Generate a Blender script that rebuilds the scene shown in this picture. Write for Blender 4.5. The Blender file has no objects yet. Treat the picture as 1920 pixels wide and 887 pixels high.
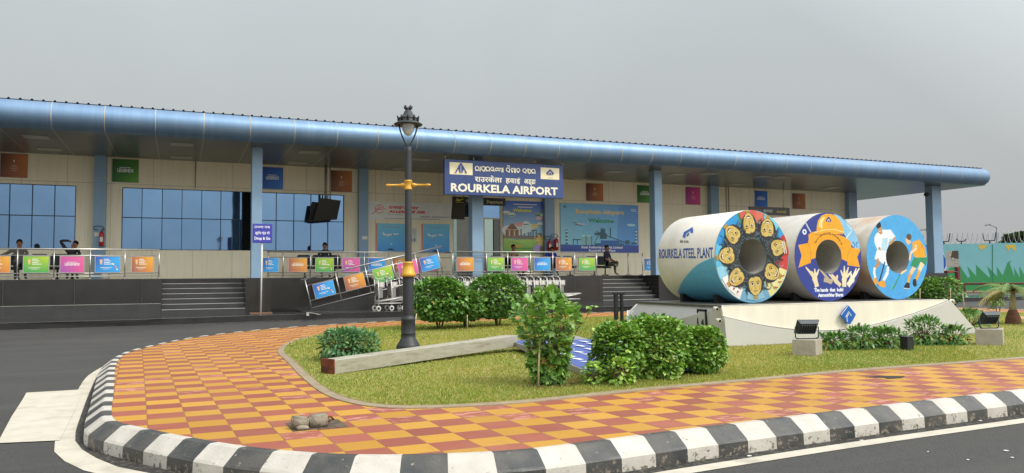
import bpy, bmesh, math, random
import numpy as np
from math import sin, cos, pi, radians, atan2, sqrt
from mathutils import Vector, Matrix
random.seed(7)
RNG = np.random.default_rng(11)
S = bpy.context.scene
COL = S.collection

# ---------------------------------------------------------------- camera, sky, sun, exposure
EYE = 1.35
HEAD, PITCH, ROLL, FPX = radians(23.387), radians(3.006), radians(-0.442), 1442.4
_F = np.array([sin(HEAD)*cos(PITCH), cos(HEAD)*cos(PITCH), sin(PITCH)])
_R0 = np.array([cos(HEAD), -sin(HEAD), 0.0]); _U0 = np.cross(_R0, _F)
_R = _R0*cos(ROLL)+_U0*sin(ROLL); _U = _U0*cos(ROLL)-_R0*sin(ROLL)
EYEP = np.array([0, 0, EYE])
cam_data = bpy.data.cameras.new('camera')
cam_data.sensor_width = 36.0
cam_data.lens = 36.0*FPX/1920.0
cam_data.clip_start = 0.05
cam_data.clip_end = 3000
cam = bpy.data.objects.new('camera', cam_data)
COL.objects.link(cam)
cam.matrix_world = Matrix(((_R[0], _U[0], -_F[0], 0), (_R[1], _U[1], -_F[1], 0), (_R[2], _U[2], -_F[2], EYE), (0, 0, 0, 1)))
S.camera = cam

SUN_EL, SUN_AZ = radians(50), radians(142)     # azimuth measured clockwise from +Y
world = bpy.data.worlds.new('World')
S.world = world
world.use_nodes = True
wn, wl = world.node_tree.nodes, world.node_tree.links
wn.clear()
w_out = wn.new('ShaderNodeOutputWorld')
w_bg = wn.new('ShaderNodeBackground')
w_sky = wn.new('ShaderNodeTexSky')
w_sky.sky_type = 'NISHITA'; w_sky.sun_disc = False
w_sky.sun_elevation = SUN_EL; w_sky.sun_rotation = SUN_AZ
w_sky.dust_density = 6; w_sky.air_density = 1.4; w_sky.ozone_density = 1
# overcast veil: even grey cloud mixed over the sky, slightly brighter overhead, with faint mottling
w_tc = wn.new('ShaderNodeTexCoord')
w_sep = wn.new('ShaderNodeSeparateXYZ')
w_ramp = wn.new('ShaderNodeValToRGB')
w_ramp.color_ramp.elements[0].position = 0.0; w_ramp.color_ramp.elements[0].color = (4.05, 4.13, 4.15, 1)
w_ramp.color_ramp.elements[1].position = 1.0; w_ramp.color_ramp.elements[1].color = (8.2, 8.6, 8.8, 1)
e = w_ramp.color_ramp.elements.new(0.3); e.color = (4.9, 5.25, 5.35, 1)
w_noise = wn.new('ShaderNodeTexNoise'); w_noise.inputs['Scale'].default_value = 1.9; w_noise.inputs['Detail'].default_value = 6; w_noise.inputs['Distortion'].default_value = 0.6
w_map = wn.new('ShaderNodeMapRange'); w_map.inputs['To Min'].default_value = 0.86; w_map.inputs['To Max'].default_value = 1.12
w_mul = wn.new('ShaderNodeMixRGB'); w_mul.blend_type = 'MULTIPLY'; w_mul.inputs[0].default_value = 1.0
w_mix = wn.new('ShaderNodeMixRGB'); w_mix.inputs[0].default_value = 0.93
wl.new(w_tc.outputs['Generated'], w_sep.inputs[0]); wl.new(w_sep.outputs['Z'], w_ramp.inputs[0])
wl.new(w_tc.outputs['Generated'], w_noise.inputs['Vector']); wl.new(w_noise.outputs['Fac'], w_map.inputs['Value'])
wl.new(w_ramp.outputs['Color'], w_mul.inputs[1]); wl.new(w_map.outputs[0], w_mul.inputs[2])
wl.new(w_sky.outputs[0], w_mix.inputs[1]); wl.new(w_mul.outputs[0], w_mix.inputs[2])
# the veil is brighter on the side of the hidden sun
w_dot = wn.new('ShaderNodeVectorMath'); w_dot.operation = 'DOT_PRODUCT'; w_dot.inputs[1].default_value = (sin(SUN_AZ)*cos(SUN_EL), cos(SUN_AZ)*cos(SUN_EL), sin(SUN_EL))
w_gl = wn.new('ShaderNodeMapRange'); w_gl.inputs['From Min'].default_value = 0.15; w_gl.inputs['From Max'].default_value = 1.0; w_gl.inputs['To Min'].default_value = 1.0; w_gl.inputs['To Max'].default_value = 2.9
w_gm = wn.new('ShaderNodeVectorMath'); w_gm.operation = 'SCALE'
wl.new(w_tc.outputs['Generated'], w_dot.inputs[0]); wl.new(w_dot.outputs['Value'], w_gl.inputs['Value']); wl.new(w_mix.outputs[0], w_gm.inputs[0]); wl.new(w_gl.outputs[0], w_gm.inputs['Scale'])
wl.new(w_gm.outputs[0], w_bg.inputs['Color'])
w_bg.inputs['Strength'].default_value = 0.1
wl.new(w_bg.outputs[0], w_out.inputs['Surface'])

sun_data = bpy.data.lights.new('sun', 'SUN')
sun_data.energy = 1.5; sun_data.angle = radians(8); sun_data.color = (1.0, 0.94, 0.85)
sun = bpy.data.objects.new('sun', sun_data); COL.objects.link(sun)
_sd = Vector((sin(SUN_AZ)*cos(SUN_EL), cos(SUN_AZ)*cos(SUN_EL), sin(SUN_EL)))
sun.rotation_euler = (-_sd).to_track_quat('-Z', 'Y').to_euler()
S.view_settings.view_transform = 'Standard'; S.view_settings.look = 'None'
S.view_settings.gamma = 1.0; S.view_settings.exposure = 0.25
S.render.engine = 'CYCLES'
S.cycles.max_bounces = 6; S.cycles.diffuse_bounces = 4; S.cycles.glossy_bounces = 3
S.cycles.transmission_bounces = 3; S.cycles.transparent_max_bounces = 6

# ---------------------------------------------------------------- surveying helpers (photo measurement -> metres)
def ray(x, y): return _F*FPX + _R*(x-960.0) + _U*(443.5-y)
def hit(x, y, p, n):
    d = ray(x, y); p = np.array(p, float); n = np.array(n, float)
    return EYEP + d*(((p-EYEP)@n)/(d@n))
def atY(x, y, Y): return hit(x, y, (0, Y, 0), (0, 1, 0))
def atX(x, y, X): return hit(x, y, (X, 0, 0), (1, 0, 0))
def atZ(x, y, z): return hit(x, y, (0, 0, z), (0, 0, 1))
def X(px, Y, py=480): return float(atY(px, py, Y)[0])
def Z(py, Y, px): return float(atY(px, py, Y)[2])

def lin(c):
    if isinstance(c, str):
        c = c.lstrip('#'); c = tuple(int(c[i:i+2], 16)/255 for i in (0, 2, 4))
        return tuple((v/12.92 if v <= 0.04045 else ((v+0.055)/1.055)**2.4) for v in c)
    return tuple(c[:3])

# ---------------------------------------------------------------- materials
MATS = {}
def mat(name, col, rough=0.6, metal=0.0, var=0.12, scale=4.0, bump=0.0, bscale=40.0, spec=0.5, col2=None, fac2=0.5, attr=None, coat=0.0, stretch=None):
    if name in MATS: return MATS[name]
    m = bpy.data.materials.new(name); m.use_nodes = True
    n, l = m.node_tree.nodes, m.node_tree.links
    b = n['Principled BSDF']
    b.inputs['Roughness'].default_value = rough; b.inputs['Metallic'].default_value = metal
    b.inputs['Specular IOR Level'].default_value = spec
    b.inputs['Coat Weight'].default_value = coat
    geo = n.new('ShaderNodeNewGeometry')
    vec = geo.outputs['Position']
    if stretch:
        mp = n.new('ShaderNodeVectorMath'); mp.operation = 'MULTIPLY'; mp.inputs[1].default_value = stretch
        l.new(vec, mp.inputs[0]); vec = mp.outputs[0]
    nz = n.new('ShaderNodeTexNoise'); nz.inputs['Scale'].default_value = scale; nz.inputs['Detail'].default_value = 6; nz.inputs['Roughness'].default_value = 0.65
    l.new(vec, nz.inputs['Vector'])
    mr = n.new('ShaderNodeMapRange'); mr.inputs['From Min'].default_value = 0.3; mr.inputs['From Max'].default_value = 0.7
    mr.inputs['To Min'].default_value = 1-var; mr.inputs['To Max'].default_value = 1+var
    l.new(nz.outputs['Fac'], mr.inputs['Value'])
    mul = n.new('ShaderNodeMixRGB'); mul.blend_type = 'MULTIPLY'; mul.inputs[0].default_value = 1
    if attr:
        a = n.new('ShaderNodeAttribute'); a.attribute_name = attr; l.new(a.outputs['Color'], mul.inputs[1])
    elif col2 is not None:
        mx = n.new('ShaderNodeMixRGB'); mx.inputs[1].default_value = (*lin(col), 1); mx.inputs[2].default_value = (*lin(col2), 1)
        n2 = n.new('ShaderNodeTexNoise'); n2.inputs['Scale'].default_value = scale*0.6; n2.inputs['Detail'].default_value = 8
        l.new(vec, n2.inputs['Vector'])
        r2 = n.new('ShaderNodeMapRange'); r2.inputs['From Min'].default_value = 1-fac2-0.12; r2.inputs['From Max'].default_value = 1-fac2+0.12
        l.new(n2.outputs['Fac'], r2.inputs['Value']); l.new(r2.outputs[0], mx.inputs[0]); l.new(mx.outputs[0], mul.inputs[1])
    else:
        mul.inputs[1].default_value = (*lin(col), 1)
    l.new(mr.outputs[0], mul.inputs[2]); l.new(mul.outputs[0], b.inputs['Base Color'])
    rr = n.new('ShaderNodeMapRange'); rr.inputs['To Min'].default_value = max(0.02, rough*0.85); rr.inputs['To Max'].default_value = min(1, rough*1.15)
    l.new(nz.outputs['Fac'], rr.inputs['Value']); l.new(rr.outputs[0], b.inputs['Roughness'])
    if bump:
        nb = n.new('ShaderNodeTexNoise'); nb.inputs['Scale'].default_value = bscale; nb.inputs['Detail'].default_value = 4
        l.new(vec, nb.inputs['Vector'])
        bp = n.new('ShaderNodeBump'); bp.inputs['Strength'].default_value = bump; bp.inputs['Distance'].default_value = 0.02
        l.new(nb.outputs['Fac'], bp.inputs['Height']); l.new(bp.outputs[0], b.inputs['Normal'])
    MATS[name] = m
    return m

class NT:
    """small helper to write math on node trees"""
    def __init__(s, m): s.n, s.l = m.node_tree.nodes, m.node_tree.links
    def _in(s, sock, v):
        if isinstance(v, bpy.types.NodeSocket): s.l.new(v, sock)
        else: sock.default_value = v
    def m(s, op, a, b=0.0, c=0.0):
        k = s.n.new('ShaderNodeMath'); k.operation = op
        s._in(k.inputs[0], a); s._in(k.inputs[1], b); s._in(k.inputs[2], c)
        return k.outputs[0]
    def mix(s, f, a, b, mode='MIX'):
        k = s.n.new('ShaderNodeMixRGB'); k.blend_type = mode
        s._in(k.inputs[0], f)
        for i, v in ((1, a), (2, b)):
            if isinstance(v, bpy.types.NodeSocket): s.l.new(v, k.inputs[i])
            else: k.inputs[i].default_value = (*lin(v), 1)
        return k.outputs[0]
    def noise(s, vec, scale, detail=5, rough=0.6):
        k = s.n.new('ShaderNodeTexNoise'); k.inputs['Scale'].default_value = scale; k.inputs['Detail'].default_value = detail; k.inputs['Roughness'].default_value = rough
        s.l.new(vec, k.inputs['Vector']); return k.outputs['Fac']
    def rng(s, v, a, b, c=0.0, d=1.0):
        k = s.n.new('ShaderNodeMapRange'); s._in(k.inputs['Value'], v)
        k.inputs['From Min'].default_value = a; k.inputs['From Max'].default_value = b; k.inputs['To Min'].default_value = c; k.inputs['To Max'].default_value = d
        return k.outputs[0]
    def pos(s):
        g = s.n.new('ShaderNodeNewGeometry'); sp = s.n.new('ShaderNodeSeparateXYZ'); s.l.new(g.outputs['Position'], sp.inputs[0])
        return g.outputs['Position'], sp.outputs[0], sp.outputs[1], sp.outputs[2]
    def scl(s, vec, v):
        k = s.n.new('ShaderNodeVectorMath'); k.operation = 'MULTIPLY'; k.inputs[1].default_value = v; s.l.new(vec, k.inputs[0]); return k.outputs[0]
    def comb(s, x, y, z=0.0):
        k = s.n.new('ShaderNodeCombineXYZ'); s._in(k.inputs[0], x); s._in(k.inputs[1], y); s._in(k.inputs[2], z); return k.outputs[0]
    def wn(s, vec):
        k = s.n.new('ShaderNodeTexWhiteNoise'); k.noise_dimensions = '3D'; s.l.new(vec, k.inputs['Vector']); return k.outputs['Value']
    def bump(s, h, strength=0.3, dist=0.01):
        k = s.n.new('ShaderNodeBump'); k.inputs['Strength'].default_value = strength; k.inputs['Distance'].default_value = dist
        s.l.new(h, k.inputs['Height']); return k.outputs[0]
def newmat(name, rough=0.6, metal=0.0):
    m = bpy.data.materials.new(name); m.use_nodes = True; b = m.node_tree.nodes['Principled BSDF']
    b.inputs['Roughness'].default_value = rough; b.inputs['Metallic'].default_value = metal
    MATS[name] = m
    return m, NT(m), b

PRINT = mat('printed_vinyl', (1, 1, 1), 0.45, var=0.05, scale=2.0, attr='Col')
PAINTED = mat('hand_painted_enamel', (1, 1, 1), 0.5, var=0.10, scale=9.0, attr='Col')
STEEL = mat('brushed_stainless', '#c2bfba', 0.3, 0.85, var=0.08, scale=12)
BLACKP = mat('black_metal_paint', '#202225', 0.45, 0.0, var=0.2, scale=20)
BLUEP = mat('blue_column_paint', '#86a3bc', 0.42, 0.0, var=0.05, scale=2)
GRAN = mat('black_granite', '#2d2b29', 0.16, 0.0, var=0.22, scale=1.3, spec=0.6)
GRAN2 = mat('black_granite_flamed', '#3a3a39', 0.3, 0.0, var=0.2, scale=2.5)
NOSE = mat('pale_step_nosing', '#b9b6ae', 0.4, 0.2, var=0.1)
WHITEP = mat('white_paint', '#ded9cf', 0.5, 0, var=0.05)
CONC = mat('concrete', '#a39a8c', 0.85, 0, var=0.14, scale=9, bump=0.3, bscale=60)
WOODB = mat('bark', '#6f5a44', 0.9, 0, var=0.25, scale=30, bump=0.5, bscale=60)
STAKE = mat('bamboo_stake', '#c7b58b', 0.7, 0, var=0.2, scale=20)

# ---------------------------------------------------------------- mesh builder
class MB:
    def __init__(s): s.v, s.f, s.m, s.sm = [], [], [], []
    def add(s, vs, fs, mi=0, smooth=False):
        o = len(s.v); s.v += [tuple(map(float, p)) for p in vs]
        for f in fs: s.f.append(tuple(o+i for i in f)); s.m.append(mi); s.sm.append(smooth)
        return s
    def box(s, x0, x1, y0, y1, z0, z1, mi=0):
        vs = [(x, y, z) for x in (x0, x1) for y in (y0, y1) for z in (z0, z1)]
        return s.add(vs, [(0, 1, 3, 2), (4, 6, 7, 5), (0, 4, 5, 1), (2, 3, 7, 6), (0, 2, 6, 4), (1, 5, 7, 3)], mi)
    def obox(s, c, ux, uy, uz, mi=0):
        """box from centre and three half-extent vectors"""
        c, ux, uy, uz = (Vector(a) for a in (c, ux, uy, uz))
        vs = [c+ux*a+uy*b+uz*d for a in (-1, 1) for b in (-1, 1) for d in (-1, 1)]
        return s.add(vs, [(0, 1, 3, 2), (4, 6, 7, 5), (0, 4, 5, 1), (2, 3, 7, 6), (0, 2, 6, 4), (1, 5, 7, 3)], mi)
    def tube(s, pts, r, n=8, mi=0, cap=True):
        pts = [Vector(p) for p in pts]; rs = r if isinstance(r, (list, tuple)) else [r]*len(pts)
        rings = []; ref = None
        for i, p in enumerate(pts):
            t = (pts[min(i+1, len(pts)-1)]-pts[max(i-1, 0)]).normalized()
            if ref is None: ref = Vector((0, 0, 1)) if abs(t.z) < 0.9 else Vector((1, 0, 0))
            u = t.cross(ref).normalized(); w = u.cross(t).normalized(); ref = w
            rings.append([p+(u*cos(2*pi*k/n)+w*sin(2*pi*k/n))*rs[i] for k in range(n)])
        vs = [q for rg in rings for q in rg]; fs = []
        for i in range(len(pts)-1):
            for k in range(n):
                a = i*n+k; b = i*n+(k+1) % n; fs.append((a, b, b+n, a+n))
        s.add(vs, fs, mi, True)
        if cap:
            o = len(s.v)-len(vs)
            s.f += [tuple(o+k for k in range(n))[::-1], tuple(o+(len(pts)-1)*n+k for k in range(n))]; s.m += [mi, mi]; s.sm += [False, False]
        return s
    def lathe(s, prof, o=(0, 0, 0), n=24, mi=0, axis='z'):
        vs = []; fs = []
        for r, z in prof:
            for k in range(n):
                a = 2*pi*k/n; q = (r*cos(a), r*sin(a), z)
                if axis == 'y': q = (q[0], q[2], q[1])
                if axis == 'x': q = (q[2], q[0], q[1])
                vs.append((q[0]+o[0], q[1]+o[1], q[2]+o[2]))
        for i in range(len(prof)-1):
            for k in range(n):
                a = i*n+k; b = i*n+(k+1) % n; fs.append((a, b, b+n, a+n))
        return s.add(vs, fs, mi, True)
    def prism(s, poly, z0, z1, mi=0, plane='xy', off=0):
        n = len(poly)
        def P(a, b, c):
            return (a, b, c) if plane == 'xy' else ((a, c, b) if plane == 'xz' else (c, a, b))
        vs = [P(a, b, z0) for a, b in poly]+[P(a, b, z1) for a, b in poly]
        fs = [tuple(range(n))[::-1], tuple(range(n, 2*n))]+[(i, (i+1) % n, (i+1) % n+n, i+n) for i in range(n)]
        return s.add(vs, fs, mi)
    def ico(s, c, rx, ry, rz, mi=0, jit=0.0, sub=2):
        bm = bmesh.new(); bmesh.ops.create_icosphere(bm, subdivisions=sub, radius=1)
        vs = []
        for v in bm.verts:
            k = 1+random.uniform(-jit, jit); vs.append((c[0]+v.co.x*rx*k, c[1]+v.co.y*ry*k, c[2]+v.co.z*rz*k))
        fs = [tuple(v.index for v in f.verts) for f in bm.faces]; bm.free()
        return s.add(vs, fs, mi, True)
    def build(s, name, mats, parent=None, bevel=0.0):
        me = bpy.data.meshes.new(name)
        me.from_pydata(s.v, [], s.f)
        for m_ in (mats if isinstance(mats, (list, tuple)) else [mats]): me.materials.append(m_)
        me.polygons.foreach_set('material_index', s.m); me.polygons.foreach_set('use_smooth', s.sm)
        bm = bmesh.new(); bm.from_mesh(me); bmesh.ops.recalc_face_normals(bm, faces=bm.faces); bm.to_mesh(me); bm.free()
        me.update()
        o = bpy.data.objects.new(name, me); COL.objects.link(o)
        if parent is not None: o.parent = parent
        if bevel:
            bv = o.modifiers.new('bevel', 'BEVEL'); bv.width = bevel; bv.segments = 2; bv.limit_method = 'ANGLE'
        return o

def tag(o, label=None, cat=None, group=None, kind=None):
    for k, v in (('label', label), ('category', cat), ('group', group), ('kind', kind)):
        if v: o[k] = v
    return o
def thing(name, label, cat, loc=(0, 0, 0), rz=0.0, group=None):
    o = bpy.data.objects.new(name, None); COL.objects.link(o)
    o.location = loc; o.rotation_euler = (0, 0, rz); o.empty_display_size = 0.2
    return tag(o, label, cat, group)
def rehome(o):
    """children were built in world space: keep them there under a moved Empty"""
    inv = (Matrix.Translation(o.location) @ o.rotation_euler.to_matrix().to_4x4()).inverted()
    for ch in o.children: ch.matrix_parent_inverse = inv
def dup(root, loc=None, rz=None, label=None, group=None):
    r = root.copy(); COL.objects.link(r)
    if loc is not None: r.location = loc
    if rz is not None: r.rotation_euler = (0, 0, rz)
    if label: r['label'] = label
    if group: r['group'] = group
    for ch in list(root.children):
        c = ch.copy(); COL.objects.link(c); c.parent = r
        for g in list(ch.children):
            d = g.copy(); COL.objects.link(d); d.parent = c
    return r

# ---------------------------------------------------------------- flat graphics (print and paint on real surfaces)
_tc = {}
def text_mesh(s, bold=0.0, shear=0.0):
    key = (s, bold, shear)
    if key in _tc: return _tc[key]
    c = bpy.data.curves.new('t', 'FONT'); c.body = s; c.size = 1; c.resolution_u = 2; c.offset = bold; c.shear = shear
    o = bpy.data.objects.new('t', c); me = o.to_mesh()
    vs = np.array([v.co[:2] for v in me.vertices]) if len(me.vertices) else np.zeros((0, 2)); fs = [tuple(p.vertices) for p in me.polygons]
    o.to_mesh_clear(); bpy.data.objects.remove(o); bpy.data.curves.remove(c)
    _tc[key] = (vs, fs); return _tc[key]

class Paint:
    """layers of flat coloured shapes on a surface: x along u, y along v, each layer a hair above the one before"""
    gain = 1.0
    def __init__(s, o, u, v, step=0.0006, start=0.002, warp=None):
        s.o, s.u, s.v = Vector(o), Vector(u).normalized(), Vector(v).normalized(); s.n = s.u.cross(s.v).normalized()
        s.d, s.step, s.warp = start, step, warp; s.vs, s.fs, s.cs = [], [], []
    def px(s, x, y):
        h = Vector(hit(x, y, s.o, s.n))-s.o; return (h.dot(s.u), h.dot(s.v))
    def P(s, *pts): return [s.px(*p) for p in pts]
    def raw(s, pts, faces, cols):
        o = len(s.vs)
        for p in pts: s.vs.append(s.warp(p[0], p[1], s.d) if s.warp else tuple(s.o+s.u*p[0]+s.v*p[1]+s.n*s.d))
        for f in faces: s.fs.append(tuple(o+i for i in f)); s.cs.append([cols[i] for i in f] if isinstance(cols, list) else [cols]*len(f))
        s.d += s.step
    def poly(s, pts, c):
        cols = [lin(k) for k in c] if isinstance(c, list) else lin(c)
        s.raw(pts, [tuple(range(len(pts)))], cols)
    def rect(s, x0, y0, x1, y1, c): s.poly([(x0, y0), (x1, y0), (x1, y1), (x0, y1)], c)
    def ell(s, cx, cy, rx, ry, c, a=0, n=20, a0=0, a1=2*pi):
        k = n if abs(a1-a0-2*pi) < 1e-6 else n+1
        s.poly([(cx+rx*cos(t)*cos(a)-ry*sin(t)*sin(a), cy+rx*cos(t)*sin(a)+ry*sin(t)*cos(a)) for t in [a0+(a1-a0)*i/n for i in range(k)]], c)
    def line(s, pts, w, c):
        pts = [np.array(p, float) for p in pts]; L, Rr = [], []
        for i, p in enumerate(pts):
            t = pts[min(i+1, len(pts)-1)]-pts[max(i-1, 0)]; k = np.linalg.norm(t); t = t/(k if k > 1e-9 else 1); nn = np.array([-t[1], t[0]])
            ww = w[i] if isinstance(w, list) else w
            L.append(p+nn*ww/2); Rr.append(p-nn*ww/2)
        n = len(pts); s.raw(L+Rr, [(i, n+i, n+i+1, i+1) for i in range(n-1)], lin(c))
    def text(s, t, x, y, h, c, align='c', bold=0.0, width=None, shear=0.0, rot=0.0, fn=None):
        vs, fs = text_mesh(t, bold, shear)
        if not len(vs): return
        k = h/0.72; w = vs[:, 0].max()-vs[:, 0].min(); kx = k if width is None else width/w
        xs = (vs[:, 0]-vs[:, 0].min())*kx; ys = vs[:, 1]*k
        if align == 'c': xs = xs-w*kx/2
        elif align == 'r': xs = xs-w*kx
        P = np.stack([x+xs*cos(rot)-ys*sin(rot), y+xs*sin(rot)+ys*cos(rot)], 1)
        if fn: P = [fn(a, b) for a, b in zip(xs, ys)]
        s.raw([tuple(p) for p in P], fs, lin(c))
    def build(s, name, parent=None, m=None):
        me = bpy.data.meshes.new(name); me.from_pydata(s.vs, [], s.fs); me.materials.append(m or PRINT)
        at = me.color_attributes.new('Col', 'FLOAT_COLOR', 'CORNER')
        at.data.foreach_set('color', [q for f in s.cs for c in f for q in (*[min(.88, k_*s.gain) for k_ in c], 1.0)])
        me.update(); o = bpy.data.objects.new(name, me); COL.objects.link(o)
        if parent is not None: o.parent = parent
        return o

def arc(cx, cy, r, a0, a1, n=10, ry=None):
    ry = r if ry is None else ry
    return [(cx+r*cos(radians(a0+(a1-a0)*i/n)), cy+ry*sin(radians(a0+(a1-a0)*i/n))) for i in range(n+1)]
# strokes of the rounded eastern script on the signs (unit box 1 x 1 per letter)
_OD = {
    'ra': (0.95, [arc(.42, .55, .38, -40, 300), [(.72, .3), (.85, .05)], [(.05, .1), (.35, .2), (.55, .1)]]),
    'aa': (0.3, [[(.1, 0), (.1, .95)]]),
    'u': (0.95, [arc(.42, .6, .36, -60, 240), [(.6, .3), (.85, .25), (.85, .95)], [(.2, .3), (.5, .05), (.8, .1)]]),
    'ka': (0.95, [arc(.42, .58, .36, 20, 330), [(.42, .58), (.78, .5)], [(.7, .35), (.85, .05)]]),
    'e': (0.6, [arc(.3, .5, .24, 40, 330), [(.48, .6), (.48, .95)]]),
    'la': (1.0, [arc(.3, .55, .26, 0, 330), arc(.68, .55, .26, -60, 180), [(.85, .3), (.85, .02)]]),
    'ba': (0.9, [arc(.4, .58, .36, -30, 270), [(.7, .4), (.7, .05), (.4, .25)]]),
    'i': (0.1, [arc(-.5, .95, .4, 10, 120)]),
    'ma': (0.9, [arc(.3, .62, .25, 0, 300), [(.1, .4), (.3, .05), (.5, .35)], [(.78, .02), (.78, .95), (.55, .9)]]),
    'na': (0.9, [arc(.4, .6, .34, -40, 250), [(.68, .4), (.4, .3), (.5, .02)], [(.1, .3), (.3, .15)]]),
    'nda': (1.0, [arc(.3, .68, .24, 0, 300), arc(.65, .6, .26, -90, 200), [(.2, .3), (.5, .02), (.85, .2)]]),
    'pa': (0.85, [arc(.35, .6, .3, 60, 330), [(.75, .02), (.75, .95), (.5, .9)]]),
    'ga': (0.8, [arc(.3, .6, .28, 30, 330), [(.65, .02), (.65, .95)]]),
}
def odia(P, word, x, y, h, c, w=0.12):
    for ch in word:
        if ch == ' ': x += h*0.45; continue
        adv, st = _OD[ch]
        for ln in st: P.line([(x+a*h, y+b*h) for a, b in ln], w*h, c)
        x += adv*h
    return x
def odia_len(word, h): return sum(h*0.45 if ch == ' ' else _OD[ch][0]*h for ch in word)

def diamond_logo(P, cx, cy, r, c1='#2a57a8', c2='#ffffff', sx=1.0):
    q = lambda a, b: (cx+a*r*sx, cy+b*r)
    P.poly([q(0, 1), q(1, 0), q(.45, -.55), q(.45, -.2), q(0, .25), q(-.45, -.2), q(-.45, -.55), q(-1, 0)], c1)
    P.line([q(-.45, -.12), q(0, .33), q(.45, -.12)], r*0.14, c2)
    P.poly([q(0, .12), q(.3, -.18), q(0, -.5), q(-.3, -.18)], c1)
# ================================================================ THE SETTING: ground, road, island
def smooth_poly(pts, step=0.06, closed=True):
    P = [np.array(p, float) for p in pts]; n = len(P); out = []
    rngi = range(n) if closed else range(n-1)
    for i in rngi:
        p0, p1, p2, p3 = (P[(i-1) % n], P[i], P[(i+1) % n], P[(i+2) % n]) if closed else (P[max(i-1, 0)], P[i], P[i+1], P[min(i+2, n-1)])
        k = max(2, int(np.linalg.norm(p2-p1)/step))
        for j in range(k):
            t = j/k
            out.append(0.5*((2*p1)+(-p0+p2)*t+(2*p0-5*p1+4*p2-p3)*t*t+(-p0+3*p1-3*p2+p3)*t**3))
    if not closed: out.append(P[-1])
    return np.array(out)
def resample(P, step):
    Q = np.vstack([P, P[:1]]); d = np.r_[0, np.cumsum(np.linalg.norm(np.diff(Q, axis=0), axis=1))]
    n = int(round(d[-1]/step)); t = np.arange(n)*d[-1]/n
    return np.stack([np.interp(t, d, Q[:, 0]), np.interp(t, d, Q[:, 1])], 1)
def offset(P, w):
    t = np.roll(P, -1, 0)-np.roll(P, 1, 0); t /= np.linalg.norm(t, axis=1)[:, None]+1e-9
    return P+np.stack([t[:, 1], -t[:, 0]], 1)*w

# asphalt
m, N, b = newmat('asphalt', 0.8)
pv, px_, py_, pz_ = N.pos()
f1 = N.noise(pv, 75, 5, 0.85); f2 = N.noise(pv, 0.35, 5); f3 = N.noise(N.scl(pv, (0.12, 1.6, 1)), 1.0, 5)
c = N.mix(N.rng(f1, 0.40, 0.62), '#1f1e1e', '#4d4b47')
c = N.mix(N.rng(f2, 0.35, 0.7, 0.0, 0.35), c, '#524f4a')
c = N.mix(N.rng(f3, 0.5, 0.75, 0.0, 0.35), c, '#5d5952')
c = N.mix(N.rng(N.noise(pv, 330, 2, 0.8), 0.66, 0.72, 0, 0.5), c, '#8f8b82')
c = N.mix(N.rng(N.noise(pv, 2.3, 6, 0.75), 0.60, 0.72, 0, 0.45), c, '#2b2a29')
N.l.new(c, b.inputs['Base Color']); N.l.new(N.bump(N.noise(pv, 260, 3), 0.7, 0.012), b.inputs['Normal'])
N.l.new(N.rng(f2, 0.3, 0.7, 0.62, 0.85), b.inputs['Roughness'])
ASPH = m
tag(MB().box(-1500, 1500, -1500, 1500, -0.5, 0).build('ground', mat('far_earth', '#6b5f4d', 0.95, var=0.2, scale=0.05)), kind='structure')
rd = MB(); rd.add([(-60, -40, .004), (70, -40, .004), (70, 25.6, .004), (62, 26.5, .004), (52, 34.6, .004), (46, 44, .004), (36, 60, .004), (-60, 60, .004)], [tuple(range(8))])
tag(rd.build('road', ASPH), kind='structure')

INNER = smooth_poly([(2.06, 4.78), (1.5, 4.92), (.99, 5.16), (.5, 5.6), (.07, 6.2), (-.24, 6.72), (-.45, 7.12), (-.53, 7.6), (-.60, 8.8), (-.70, 10.4), (-.77, 11.6), (-.79, 12.9), (-.67, 14.0), (-.3, 15.2), (.28, 16.6), (1.15, 17.8), (2.15, 18.75), (3.5, 19.55), (5.5, 20.25), (8, 20.8), (11, 21.3), (14.7, 21.6), (18.5, 21.3), (22, 20.2), (24, 18.2), (24.6, 15.5), (25.2, 11), (25.2, 8), (24.4, 6.6), (22.5, 6.05), (14, 5.5), (10.5, 5.28), (7.8, 5.1), (5.67, 5.0), (3.64, 4.88), (2.6, 4.8)], 0.05)
KP = resample(INNER, 0.145)     # two samples for each painted block
if len(KP) % 4: KP = resample(INNER, 0.145*len(KP)/(len(KP)-len(KP) % 4))
KP = KP[::-1] if np.sum(KP[:, 0]*np.roll(KP[:, 1], -1)-np.roll(KP[:, 0], -1)*KP[:, 1]) < 0 else KP   # counter-clockwise
def chipped(name, base, chip, rough, amt):
    m, N, b = newmat(name, rough); pv, x, y, z = N.pos()
    n1 = N.noise(pv, 22, 6, 0.7); n2 = N.noise(pv, 5, 4)
    low = N.rng(z, 0.0, 0.13, 0.12, 0.0)
    k = N.rng(N.m('ADD', n1, low), 0.66-amt, 0.70-amt)
    c = N.mix(N.rng(n2, 0.3, 0.7, 0, 0.3), base, chip)
    N.l.new(N.mix(k, c, chip), b.inputs['Base Color']); N.l.new(N.bump(N.noise(pv, 60, 5), 0.35, 0.01), b.inputs['Normal'])
    return m
KW = chipped('kerb_white_paint', '#c4beb3', '#6f665a', 0.6, 0.025)
KB = chipped('kerb_black_paint', '#2e3132', '#857b6c', 0.38, 0.03)
prof = [(-0.006, 0.196), (0.055, 0.2), (0.075, 0.196), (0.185, 0.115), (0.2, 0.1), (0.205, 0.0)]
rings = [offset(KP, w) for w, z in prof]
kb = MB(); n = len(KP)
vs = [(p[0], p[1], prof[j][1]+0.004*sin(i*1.7)*(j == 3)) for j, rg in enumerate(rings) for i, p in enumerate(rg)]
for j in range(len(prof)-1):
    pass
kb.v = [tuple(map(float, q)) for q in vs]
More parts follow.
